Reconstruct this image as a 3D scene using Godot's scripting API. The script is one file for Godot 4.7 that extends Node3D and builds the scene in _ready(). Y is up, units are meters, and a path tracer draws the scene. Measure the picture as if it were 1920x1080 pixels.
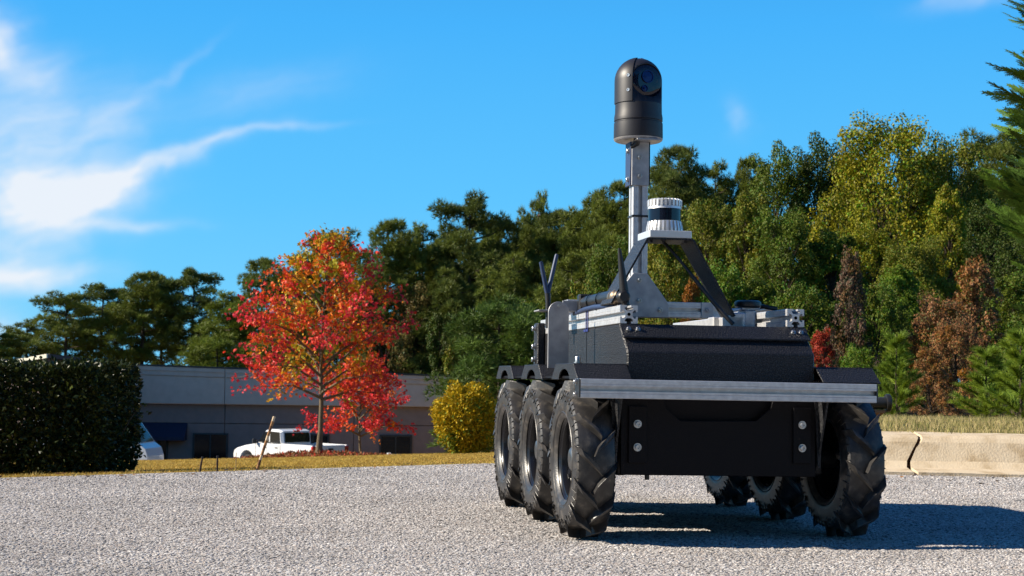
extends Node3D

# ---------------------------------------------------------------- mesh builder
class Mb:
	var v := PackedVector3Array()
	var n := PackedVector3Array()
	var c := PackedColorArray()
	var col := Color.WHITE
	var xf := Transform3D.IDENTITY

	func _put(p: Vector3, q: Vector3) -> void:
		v.append(xf * p)
		n.append((xf.basis * q).normalized())
		c.append(col)

	# one triangle with its own normals, wound so that its front looks along them
	func tri(a: Vector3, b: Vector3, d: Vector3, na: Vector3, nb: Vector3, nd: Vector3) -> void:
		var g := (a - d).cross(a - b)
		if g.dot(na + nb + nd) < 0.0:
			_put(a, na); _put(d, nd); _put(b, nb)
		else:
			_put(a, na); _put(b, nb); _put(d, nd)

	func quad(a: Vector3, b: Vector3, d: Vector3, e: Vector3, na: Vector3, nb: Vector3, nd: Vector3, ne: Vector3) -> void:
		tri(a, b, d, na, nb, nd)
		tri(a, d, e, na, nd, ne)

	# flat polygon whose front looks towards out
	func face(p: Array, out: Vector3) -> void:
		var g := Vector3.ZERO
		for i in range(1, p.size() - 1):
			g += (p[i] - p[0]).cross(p[i + 1] - p[0])
		if g.length_squared() < 1e-20:
			return
		g = g.normalized()
		if g.dot(out) < 0.0:
			g = -g
		for i in range(1, p.size() - 1):
			tri(p[0], p[i], p[i + 1], g, g, g)

	# box with chamfered edges
	func box(ctr: Vector3, size: Vector3, bev := 0.0, b := Basis.IDENTITY) -> void:
		var h := size * 0.5
		bev = minf(bev, minf(h.x, minf(h.y, h.z)) * 0.6)
		for ax in 3:
			for s in [-1.0, 1.0]:
				var out := Vector3.ZERO
				out[ax] = s
				var u := (ax + 1) % 3
				var w := (ax + 2) % 3
				var p := []
				for k in [[-1, -1], [1, -1], [1, 1], [-1, 1]]:
					var q := Vector3.ZERO
					q[ax] = s * h[ax]
					q[u] = k[0] * (h[u] - bev)
					q[w] = k[1] * (h[w] - bev)
					p.append(ctr + b * q)
				face(p, b * out)
		if bev <= 0.0:
			return
		for ax in 3:
			var u := (ax + 1) % 3
			var w := (ax + 2) % 3
			for su in [-1.0, 1.0]:
				for sw in [-1.0, 1.0]:
					var out := Vector3.ZERO
					out[u] = su
					out[w] = sw
					var p := []
					for k in [[-1, 0], [1, 0], [1, 1], [-1, 1]]:
						var q := Vector3.ZERO
						q[ax] = k[0] * (h[ax] - bev)
						q[u] = su * (h[u] - (bev if k[1] else 0.0))
						q[w] = sw * (h[w] - (0.0 if k[1] else bev))
						p.append(ctr + b * q)
					face(p, b * out)
		for sx in [-1.0, 1.0]:
			for sy in [-1.0, 1.0]:
				for sz in [-1.0, 1.0]:
					var s := Vector3(sx, sy, sz)
					var p := []
					for ax in 3:
						var q := s * h
						for o in 3:
							if o != ax:
								q[o] -= s[o] * bev
						p.append(ctr + b * q)
					face(p, b * s)

	# tapered tube along points
	func tube(pts: Array, radii: Array, sides := 8, caps := true) -> void:
		var rings := []
		var outs := []
		var side := Vector3.ZERO
		for i in pts.size():
			var d: Vector3 = (pts[mini(i + 1, pts.size() - 1)] - pts[maxi(i - 1, 0)]).normalized()
			if side == Vector3.ZERO:
				side = d.cross(Vector3.RIGHT if absf(d.x) < 0.8 else Vector3.UP).normalized()
			side = (side - d * side.dot(d)).normalized()
			var up := d.cross(side)
			var ring := []
			var o := []
			for k in sides:
				var a := TAU * k / sides
				var r := side * cos(a) + up * sin(a)
				o.append(r)
				ring.append(pts[i] + r * radii[i])
			rings.append(ring)
			outs.append(o)
		for i in pts.size() - 1:
			for k in sides:
				var m := (k + 1) % sides
				quad(rings[i][k], rings[i][m], rings[i + 1][m], rings[i + 1][k], outs[i][k], outs[i][m], outs[i + 1][m], outs[i + 1][k])
		if caps:
			face(rings[0], pts[0] - pts[1])
			face(rings[-1], pts[-1] - pts[-2])

	# revolve [radius, along] about an axis; sharp corners where the profile turns by more than ~35 degrees
	func lathe(prof: Array, sides: int, at := Vector3.ZERO, axis := Vector3.UP, from := 0.0, to := TAU) -> void:
		var s1 := axis.cross(Vector3.RIGHT if absf(axis.x) < 0.8 else Vector3.UP).normalized()
		var s2 := axis.cross(s1)
		var m := prof.size()
		var seg := []
		for i in m - 1:
			var d := Vector2(prof[i + 1][0] - prof[i][0], prof[i + 1][1] - prof[i][1])
			seg.append(Vector2(d.y, -d.x).normalized())
		for i in m - 1:
			var n0: Vector2 = seg[i]
			var n1: Vector2 = seg[i]
			if i > 0 and seg[i - 1].dot(seg[i]) > 0.8:
				n0 = (seg[i - 1] + seg[i]).normalized()
			if i < m - 2 and seg[i + 1].dot(seg[i]) > 0.8:
				n1 = (seg[i + 1] + seg[i]).normalized()
			for k in sides:
				var a := from + (to - from) * k / sides
				var b := from + (to - from) * (k + 1) / sides
				var ra := s1 * cos(a) + s2 * sin(a)
				var rb := s1 * cos(b) + s2 * sin(b)
				var p0: Vector3 = at + ra * prof[i][0] + axis * prof[i][1]
				var p1: Vector3 = at + rb * prof[i][0] + axis * prof[i][1]
				var p2: Vector3 = at + rb * prof[i + 1][0] + axis * prof[i + 1][1]
				var p3: Vector3 = at + ra * prof[i + 1][0] + axis * prof[i + 1][1]
				var m0 := ra * n0.x + axis * n0.y
				var m1 := rb * n0.x + axis * n0.y
				var m2 := rb * n1.x + axis * n1.y
				var m3 := ra * n1.x + axis * n1.y
				if prof[i][0] < 1e-6:
					tri(p0, p2, p3, m0, m2, m3)
				elif prof[i + 1][0] < 1e-6:
					tri(p0, p1, p2, m0, m1, m2)
				else:
					quad(p0, p1, p2, p3, m0, m1, m2, m3)

	# polygon in the x-y plane extruded from z0 to z1, with bevelled rims, then placed by t
	func prism(poly: PackedVector2Array, z0: float, z1: float, t := Transform3D.IDENTITY, bev := 0.0) -> void:
		var old := xf
		xf = xf * t
		var cap := poly
		if bev > 0.0:
			var o := Geometry2D.offset_polygon(poly, -bev, Geometry2D.JOIN_MITER)
			if o.size() == 1 and o[0].size() == poly.size():
				cap = _matched(poly, o[0])
			else:
				bev = 0.0
		var tr := Geometry2D.triangulate_polygon(cap)
		for i in range(0, tr.size(), 3):
			for z in [z0, z1]:
				face([Vector3(cap[tr[i]].x, cap[tr[i]].y, z), Vector3(cap[tr[i + 1]].x, cap[tr[i + 1]].y, z), Vector3(cap[tr[i + 2]].x, cap[tr[i + 2]].y, z)], Vector3(0, 0, z - (z0 + z1) * 0.5))
		var turn := 1.0 if Geometry2D.is_polygon_clockwise(poly) else -1.0
		var e := bev * signf(z1 - z0)
		for i in poly.size():
			var p := poly[i]
			var q := poly[(i + 1) % poly.size()]
			var out := Vector3(-(q - p).y, (q - p).x, 0.0) * turn
			face([Vector3(p.x, p.y, z0 + e), Vector3(q.x, q.y, z0 + e), Vector3(q.x, q.y, z1 - e), Vector3(p.x, p.y, z1 - e)], out)
			if bev > 0.0:
				var pc := cap[i]
				var qc := cap[(i + 1) % poly.size()]
				face([Vector3(p.x, p.y, z0 + e), Vector3(q.x, q.y, z0 + e), Vector3(qc.x, qc.y, z0), Vector3(pc.x, pc.y, z0)], out + Vector3(0, 0, z0 - z1).normalized() * out.length())
				face([Vector3(p.x, p.y, z1 - e), Vector3(q.x, q.y, z1 - e), Vector3(qc.x, qc.y, z1), Vector3(pc.x, pc.y, z1)], out + Vector3(0, 0, z1 - z0).normalized() * out.length())
		xf = old

	func _matched(a: PackedVector2Array, b: PackedVector2Array) -> PackedVector2Array:
		var out := PackedVector2Array()
		for p in a:
			var best := b[0]
			for q in b:
				if q.distance_squared_to(p) < best.distance_squared_to(p):
					best = q
			out.append(best)
		return out

	func done(colored := false) -> ArrayMesh:
		var a := []
		a.resize(Mesh.ARRAY_MAX)
		a[Mesh.ARRAY_VERTEX] = v
		a[Mesh.ARRAY_NORMAL] = n
		if colored:
			a[Mesh.ARRAY_COLOR] = c
		var m := ArrayMesh.new()
		m.add_surface_from_arrays(Mesh.PRIMITIVE_TRIANGLES, a)
		return m

# loose flat-shaded triangles with vertex colours: leaves, needles, blades
class Leaves:
	var v := PackedVector3Array()
	var c := PackedColorArray()

	func tri(a: Vector3, b: Vector3, d: Vector3, col: Color) -> void:
		v.append(a); v.append(b); v.append(d)
		c.append(col); c.append(col); c.append(col)

	# a folded leaf: two triangles hinged on the midrib
	func leaf(p: Vector3, along: Vector3, side: Vector3, len: float, wid: float, fold: float, col: Color) -> void:
		var up := along.cross(side)
		var tip := p + along * len
		var mid := p + along * len * 0.45
		tri(p, mid + side * wid * 0.5 + up * fold, tip, col)
		tri(p, tip, mid - side * wid * 0.5 + up * fold, col)

	func done() -> ArrayMesh:
		var a := []
		a.resize(Mesh.ARRAY_MAX)
		a[Mesh.ARRAY_VERTEX] = v
		a[Mesh.ARRAY_COLOR] = c
		var m := ArrayMesh.new()
		m.add_surface_from_arrays(Mesh.PRIMITIVE_TRIANGLES, a)
		return m

var rng := RandomNumberGenerator.new()
var M := {}
var taken := {}

func rv() -> Vector3:   # random unit vector
	var z := rng.randf_range(-1, 1)
	var a := rng.randf() * TAU
	var r := sqrt(1.0 - z * z)
	return Vector3(r * cos(a), z, r * sin(a))

func lin(r: float, g: float, b: float) -> Color:   # a real-world base colour as albedo_color
	return Color(r, g, b).linear_to_srgb()

func numbered(called: String) -> String:
	var k: int = taken.get(called, -1) + 1
	taken[called] = k
	return called if k == 0 else "%s_%03d" % [called, k]

func tag(o: Node, label: String, category := "", group := "", kind := "") -> Node:
	if label: o.set_meta("label", label)
	if category: o.set_meta("category", category)
	if group: o.set_meta("group", group)
	if kind: o.set_meta("kind", kind)
	return o

func thing(called: String, label: String, category: String, at := Vector3.ZERO, turn := 0.0, group := "") -> Node3D:
	var o := Node3D.new()
	o.name = numbered(called)
	add_child(o)
	o.position = at
	o.rotation.y = turn
	tag(o, label, category, group)
	return o

func put(called: String, mesh: Mesh, mat: Material, parent: Node = self) -> MeshInstance3D:
	var o := MeshInstance3D.new()
	o.name = numbered(called) if parent == self else called
	o.mesh = mesh
	o.material_override = mat
	parent.add_child(o, true)
	return o

func part(called: String, b: Mb, mat: Material, parent: Node) -> MeshInstance3D:
	return put(called, b.done(), mat, parent)

func many(called: String, mesh: Mesh, mat: Material, buf: PackedFloat32Array, parent: Node = self) -> MultiMeshInstance3D:
	var mm := MultiMesh.new()
	mm.transform_format = MultiMesh.TRANSFORM_3D
	mm.use_colors = true
	mm.mesh = mesh
	mm.instance_count = buf.size() / 16
	mm.buffer = buf
	var o := MultiMeshInstance3D.new()
	o.name = numbered(called) if parent == self else called
	o.multimesh = mm
	o.material_override = mat
	parent.add_child(o, true)
	return o

func push(buf: PackedFloat32Array, b: Basis, o: Vector3, c: Color) -> void:
	buf.append_array(PackedFloat32Array([b.x.x, b.y.x, b.z.x, o.x, b.x.y, b.y.y, b.z.y, o.y, b.x.z, b.y.z, b.z.z, o.z, c.r, c.g, c.b, 1.0]))

func noise_tex(type: int, freq: float, seed_: int, size: int, ramp: Array = [], normal := -1.0, oct := 1, ret := 0) -> NoiseTexture2D:
	var f := FastNoiseLite.new()
	f.noise_type = type
	f.frequency = freq
	f.seed = seed_
	f.fractal_type = FastNoiseLite.FRACTAL_FBM if oct > 1 else FastNoiseLite.FRACTAL_NONE
	f.fractal_octaves = oct
	f.cellular_return_type = ret
	f.cellular_jitter = 0.9
	var t := NoiseTexture2D.new()
	t.width = size
	t.height = size
	t.seamless = true
	t.noise = f
	if ramp.size():
		var g := Gradient.new()
		var off := PackedFloat32Array()
		var cols := PackedColorArray()
		for r in ramp:
			off.append(r[0])
			cols.append(r[1])
		g.offsets = off
		g.colors = cols
		t.color_ramp = g
	if normal > 0.0:
		t.as_normal_map = true
		t.bump_strength = normal
	return t

func mat(called: String, c: Color, rough := 0.7, metal := 0.0, spec := 0.5) -> StandardMaterial3D:
	var m := StandardMaterial3D.new()
	m.resource_name = called
	m.albedo_color = c
	m.roughness = rough
	m.metallic = metal
	m.metallic_specular = spec
	M[called] = m
	return m

func tri_map(m: StandardMaterial3D, scale: float, albedo: Texture2D = null, height: Texture2D = null, cm := 0.0) -> void:
	m.uv1_triplanar = true
	m.uv1_scale = Vector3.ONE * scale
	m.uv1_triplanar_sharpness = 4.0
	if albedo:
		m.albedo_texture = albedo
	if height:
		m.heightmap_enabled = true
		m.heightmap_texture = height
		m.heightmap_scale = cm

func grey(v: float) -> Color:
	return lin(v, v, v)

func materials() -> void:
	var S := FastNoiseLite.TYPE_SIMPLEX_SMOOTH
	var C := FastNoiseLite.TYPE_CELLULAR
	var mottled := noise_tex(S, 0.012, 3, 512, [[0.0, Color(0.72, 0.72, 0.72)], [0.5, Color(0.9, 0.9, 0.9)], [1.0, Color(1, 1, 1)]], -1.0, 5)
	var fine := noise_tex(S, 0.09, 5, 512, [], -1.0, 3)
	# ---- ground
	var a := mat("asphalt", Color.WHITE, 0.9, 0.0, 0.2)
	var stones := [[0.0, grey(0.07)], [0.15, lin(0.15, 0.14, 0.135)], [0.22, lin(0.32, 0.30, 0.285)], [0.5, lin(0.39, 0.36, 0.335)], [0.64, lin(0.33, 0.285, 0.26)], [0.82, lin(0.47, 0.445, 0.42)], [1.0, lin(0.60, 0.57, 0.545)]]
	tri_map(a, 1.45, noise_tex(C, 0.085, 11, 2048, stones, -1.0, 1, FastNoiseLite.RETURN_CELL_VALUE), noise_tex(C, 0.085, 11, 2048, [], -1.0, 1, FastNoiseLite.RETURN_DISTANCE), -0.10)
	a.uv1_world_triplanar = true
	a.vertex_color_use_as_albedo = true
	var s := mat("stone", Color.WHITE, 0.85, 0.0, 0.2)
	s.vertex_color_use_as_albedo = true
	var e := mat("earth", Color.WHITE, 0.95, 0.0, 0.2)
	e.vertex_color_use_as_albedo = true
	tri_map(e, 0.7, noise_tex(S, 0.02, 21, 1024, [[0.0, Color(0.5, 0.5, 0.5)], [0.5, Color(0.8, 0.8, 0.8)], [1.0, Color(1, 1, 1)]], -1.0, 5), noise_tex(S, 0.03, 22, 512, [], -1.0, 4), 3.0)
	e.uv1_world_triplanar = true
	var lot := mat("old_asphalt", grey(0.09), 0.9)
	tri_map(lot, 0.6, mottled, fine, 0.4)
	var k := mat("concrete", lin(0.60, 0.50, 0.36), 0.9, 0.0, 0.25)
	var stain := [[0.0, lin(0.62, 0.55, 0.45)], [0.3, lin(0.82, 0.78, 0.72)], [0.5, lin(0.95, 0.93, 0.9)], [1.0, Color.WHITE]]
	tri_map(k, 1.3, noise_tex(S, 0.006, 31, 1024, stain, -1.0, 6), noise_tex(S, 0.06, 32, 1024, [], -1.0, 4), 0.12)
	mat("mulch", lin(0.16, 0.075, 0.035), 1.0, 0.0, 0.1)
	mat("soil", lin(0.07, 0.035, 0.018), 1.0, 0.0, 0.1)
	for spec in [["grass_blade", 0.35], ["needles", 0.2], ["leaf", 0.35], ["glossy_leaf", 0.2]]:
		var g := mat(spec[0], Color.WHITE, 0.6 if spec[0] != "glossy_leaf" else 0.36, 0.0, 0.3)
		g.vertex_color_use_as_albedo = true
		g.backlight_enabled = true
		g.backlight = Color(spec[1], spec[1], spec[1]).linear_to_srgb()
	var bk := mat("bark", lin(0.10, 0.075, 0.055), 0.95, 0.0, 0.2)
	tri_map(bk, 1.2, mottled, noise_tex(S, 0.03, 41, 512, [], -1.0, 4), 2.0)
	var mb := mat("maple_bark", lin(0.20, 0.155, 0.10), 0.9, 0.0, 0.2)
	tri_map(mb, 2.0, mottled, fine, 0.6)
	# ---- building and cars
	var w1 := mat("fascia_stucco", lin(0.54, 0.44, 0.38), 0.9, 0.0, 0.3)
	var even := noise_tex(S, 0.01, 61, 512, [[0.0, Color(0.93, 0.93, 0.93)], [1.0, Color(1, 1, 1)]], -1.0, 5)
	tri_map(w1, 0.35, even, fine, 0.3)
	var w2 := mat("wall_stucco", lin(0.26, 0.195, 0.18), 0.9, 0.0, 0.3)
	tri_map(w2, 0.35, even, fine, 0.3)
	mat("coping", lin(0.03, 0.03, 0.03), 0.6)
	mat("cream_board", lin(0.62, 0.58, 0.45), 0.7)
	mat("roof_shingle", lin(0.07, 0.06, 0.06), 0.9)
	mat("navy_canvas", lin(0.015, 0.02, 0.05), 0.85)
	mat("dark_glass", lin(0.008, 0.008, 0.010), 0.12)
	mat("car_glass", lin(0.01, 0.012, 0.015), 0.06)
	var wp := mat("white_paint", lin(0.66, 0.66, 0.66), 0.35)
	wp.clearcoat_enabled = true
	wp.clearcoat = 0.6
	wp.clearcoat_roughness = 0.05
	mat("tail_light", lin(0.45, 0.01, 0.015), 0.2)
	mat("car_trim", grey(0.02), 0.5)
	mat("car_tyre", grey(0.02), 0.8)
	mat("chrome", grey(0.7), 0.2, 1.0)
	# ---- robot
	var r := mat("rubber", Color.WHITE, 0.40, 0.0, 0.5)
	var dust := [[0.0, lin(0.017, 0.016, 0.016)], [0.5, lin(0.029, 0.027, 0.026)], [0.74, lin(0.055, 0.049, 0.043)], [1.0, lin(0.14, 0.115, 0.09)]]
	tri_map(r, 5.0, noise_tex(S, 0.012, 51, 512, dust, -1.0, 6), noise_tex(S, 0.07, 52, 512, [], -1.0, 4), 0.03)
	var bp := mat("black_powder_coat", lin(0.045, 0.045, 0.050), 0.40, 0.0, 0.4)
	tri_map(bp, 3.2, noise_tex(S, 0.13, 59, 512, [[0.0, Color(0.4, 0.4, 0.4)], [0.5, Color(0.5, 0.5, 0.5)], [0.64, Color(0.85, 0.85, 0.85)], [1.0, Color(1, 1, 1)]], -1.0, 2), noise_tex(S, 0.13, 53, 512, [], -1.0, 2), 0.22)
	var bs := mat("black_sheet", lin(0.007, 0.006, 0.007), 0.5, 0.0, 0.25)
	tri_map(bs, 5.0, null, noise_tex(S, 0.12, 54, 512, [], -1.0, 2), 0.06)
	var al := mat("aluminium", grey(0.70), 0.42, 0.6)
	tri_map(al, 4.0, noise_tex(S, 0.02, 55, 512, [[0.0, Color(0.86, 0.86, 0.87)], [1.0, Color(1, 1, 1)]], -1.0, 5), noise_tex(S, 0.2, 56, 512, [], -1.0, 2), 0.02)
	var ap := mat("aluminium_plate", grey(0.50), 0.5, 0.65)
	tri_map(ap, 3.0, noise_tex(S, 0.015, 57, 512, [[0.0, Color(0.8, 0.8, 0.82)], [1.0, Color(1, 1, 1)]], -1.0, 5))
	mat("silver", grey(0.72), 0.38, 0.6)
	mat("steel_bolt", grey(0.5), 0.35, 1.0)
	mat("dark_steel", grey(0.18), 0.35, 0.9)
	mat("bronze", lin(0.33, 0.25, 0.17), 0.38, 0.9)
	var bl := mat("black_plastic", lin(0.014, 0.014, 0.015), 0.38)
	tri_map(bl, 4.0, null, noise_tex(S, 0.2, 58, 512, [], -1.0, 2), 0.03)
	mat("camera_shell", lin(0.012, 0.012, 0.017), 0.46)
	mat("lens_glass", lin(0.006, 0.007, 0.02), 0.05)
	mat("coated_lens", lin(0.010, 0.016, 0.07), 0.12, 0.6)
	mat("sensor_window", lin(0.005, 0.006, 0.014), 0.14)
	mat("navy_plastic", lin(0.02, 0.04, 0.10), 0.5)
	mat("blue_tie", lin(0.02, 0.03, 0.16), 0.5)
	mat("rim_black", lin(0.009, 0.009, 0.011), 0.25)
	mat("hole", grey(0.003), 1.0, 0.0, 0.0)
	mat("rusty_iron", lin(0.28, 0.13, 0.06), 0.8)
	var st := mat("stake_wood", Color.WHITE, 0.9)
	st.vertex_color_use_as_albedo = true

# ---------------------------------------------------------------- sky
func gauss(x: float, y: float, cx: float, cy: float, sx: float, sy: float, tilt: float) -> float:
	var dx := x - cx
	var dy := y - cy
	var u := (dx * cos(tilt) + dy * sin(tilt)) / sx
	var w := (-dx * sin(tilt) + dy * cos(tilt)) / sy
	return exp(-(u * u + w * w))

var sky_n: Array = []

func sky_at(az: float, el: float) -> Color:   # degrees; azimuth 0 is -z and grows towards +x
	# stops of a clear autumn sky: pale over the trees, deepening quickly upwards
	var stops := [[-1.0, Color(0.20, 0.69, 1.04)], [2.0, Color(0.20, 0.68, 1.05)], [7.0, Color(0.125, 0.59, 1.06)], [14.0, Color(0.068, 0.475, 1.03)], [24.0, Color(0.026, 0.25, 0.70)], [45.0, Color(0.011, 0.10, 0.36)], [90.0, Color(0.006, 0.05, 0.20)]]
	var c: Color = stops[0][1]
	for k in stops.size() - 1:
		if el >= stops[k][0]:
			c = (stops[k][1] as Color).lerp(stops[k + 1][1], clampf((el - stops[k][0]) / (stops[k + 1][0] - stops[k][0]), 0.0, 1.0))
	if el < -1.0:
		c = c.lerp(Color(0.12, 0.12, 0.11), clampf((-1.0 - el) / 4.0, 0.0, 1.0))
	# cirrus
	var n1: FastNoiseLite = sky_n[0]
	var n2: FastNoiseLite = sky_n[1]
	var wx := az + 0.8 * n1.get_noise_2d(az * 2.2, el * 2.2 + 40.0)
	var wy := el + 0.20 * n1.get_noise_2d(az * 2.2 + 90.0, el * 2.2)
	var fib := 0.5 + 0.5 * n2.get_noise_2d((wx * 0.55 + wy * 0.3) * 3.0, (wy - wx * 0.35) * 9.0)
	var d := 0.0
	if az > -32.0 and az < 24.0 and el > -2.0 and el < 18.0:
		d += 1.5 * gauss(wx, wy, -18.2, 6.5, 2.3, 1.0, 0.10)
		d += 0.9 * gauss(wx, wy, -16.6, 6.6, 1.7, 0.75, 0.5)
		d += 0.55 * gauss(wx, wy, -14.9, 5.7, 1.8, 0.22, 0.05)
		d += 1.0 * gauss(wx, wy, -14.4, 8.05, 2.6, 0.36, 0.36)
		d += 0.38 * gauss(wx, wy, -18.6, 7.6, 3.4, 2.2, 0.2)
		d += 0.6 * gauss(wx, wy, -11.8, 9.15, 2.0, 0.20, 0.29)
		d += 0.30 * gauss(wx, wy, -9.2, 9.8, 2.0, 0.12, 0.08)
		d += 0.95 * gauss(wx, wy, -20.2, 12.2, 0.9, 1.3, 0.25)
		d += 0.45 * gauss(wx, wy, -18.6, 11.2, 1.3, 0.7, 0.3)
		d += 0.42 * gauss(wx, wy, -18.6, 9.2, 2.4, 1.3, 0.3)
		d += 0.30 * gauss(wx, wy, -15.6, 9.7, 1.6, 0.9, 0.9)
		d += 0.20 * gauss(wx, wy, -13.6, 11.6, 1.8, 0.25, 0.7)
		d += 1.05 * gauss(wx, wy, -18.9, 3.55, 2.3, 0.5, 0.08)
		d += 0.5 * gauss(wx, wy, -18.8, 4.6, 1.6, 0.6, 0.0)
		d += 0.8 * gauss(wx, wy, -20.3, 1.5, 1.4, 0.9, 0.1)
		d += 0.16 * gauss(wx, wy, -10.5, 11.0, 3.4, 0.7, 0.25)
		d += 0.26 * gauss(wx, wy, 8.9, 10.4, 0.5, 0.6, 0.5)
		d += 0.34 * gauss(wx, wy, 17.8, 14.5, 1.6, 0.35, 0.1)
	else:
		var q := n1.get_noise_2d(az * 0.55 + 300.0, el * 1.3)
		d += clampf((q - 0.28) * 1.6, 0.0, 0.7) * smoothstep(2.0, 8.0, el) * (1.0 - smoothstep(45.0, 80.0, el)) * (smoothstep(24.0, 32.0, absf(az + 4.0)) if el < 26.0 else 1.0)
	var fine := 0.5 + 0.5 * n2.get_noise_2d((wx * 0.9 + wy * 0.3) * 7.0 + 500.0, (wy - wx * 0.35) * 26.0)
	d = clampf(d * (0.16 + 0.62 * fib + 0.66 * fine), 0.0, 1.0)
	return c.lerp(Color(0.92, 0.96, 1.02), d * 0.93)

func make_sky() -> Texture2D:
	for k in 2:
		var f := FastNoiseLite.new()
		f.seed = 71 + k
		f.frequency = 0.16 if k == 0 else 0.06
		f.fractal_type = FastNoiseLite.FRACTAL_FBM
		f.fractal_octaves = 4
		sky_n.append(f)
	var w := 512
	var im := Image.create(w, w / 2, false, Image.FORMAT_RGBF)
	for y in w / 2:
		var el := 90.0 - 180.0 * (y + 0.5) / (w / 2)
		for x in w:
			var az := 360.0 * (x + 0.5) / w
			if az > 180.0:
				az -= 360.0
			im.set_pixel(x, y, sky_at(az, el))
	var W := 4096
	im.resize(W, W / 2, Image.INTERPOLATE_BILINEAR)
	var step := 360.0 / W
	for y in range(int((90.0 - 20.0) / step), int((90.0 + 3.0) / step)):
		var el := 90.0 - (y + 0.5) * step
		for k in range(-int(34.0 / step), int(26.0 / step)):
			var az := (k + 0.5) * step
			im.set_pixel(posmod(k, W), y, sky_at(az, el))
	return ImageTexture.create_from_image(im)

# ---------------------------------------------------------------- terrain
func edge_depth(x: float) -> float:   # how far the car park reaches ahead at a given x
	return 6.66 + minf(x + 0.06, 0.0) * 0.765 - maxf(x + 0.06, 0.0) * 0.12

func land(x: float, d: float) -> float:   # height of the ground beyond the car park
	var e := edge_depth(clampf(x, -9.0, 12.0))
	if d < e:
		return -0.03
	var hl := -0.02 - 0.0492 * (minf(d, 36.0) - e)
	hl = lerpf(hl, -4.0, smoothstep(36.0, 47.0, d)) - 0.9 * smoothstep(68.5, 72.5, d)
	var hr := 0.15 - 0.018 * (minf(d, 36.0) - e)
	if d < e + 0.14:
		hr = -0.03
	var t := smoothstep(0.02, 0.14, x / d)
	return lerpf(hl, hr, t)

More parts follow.
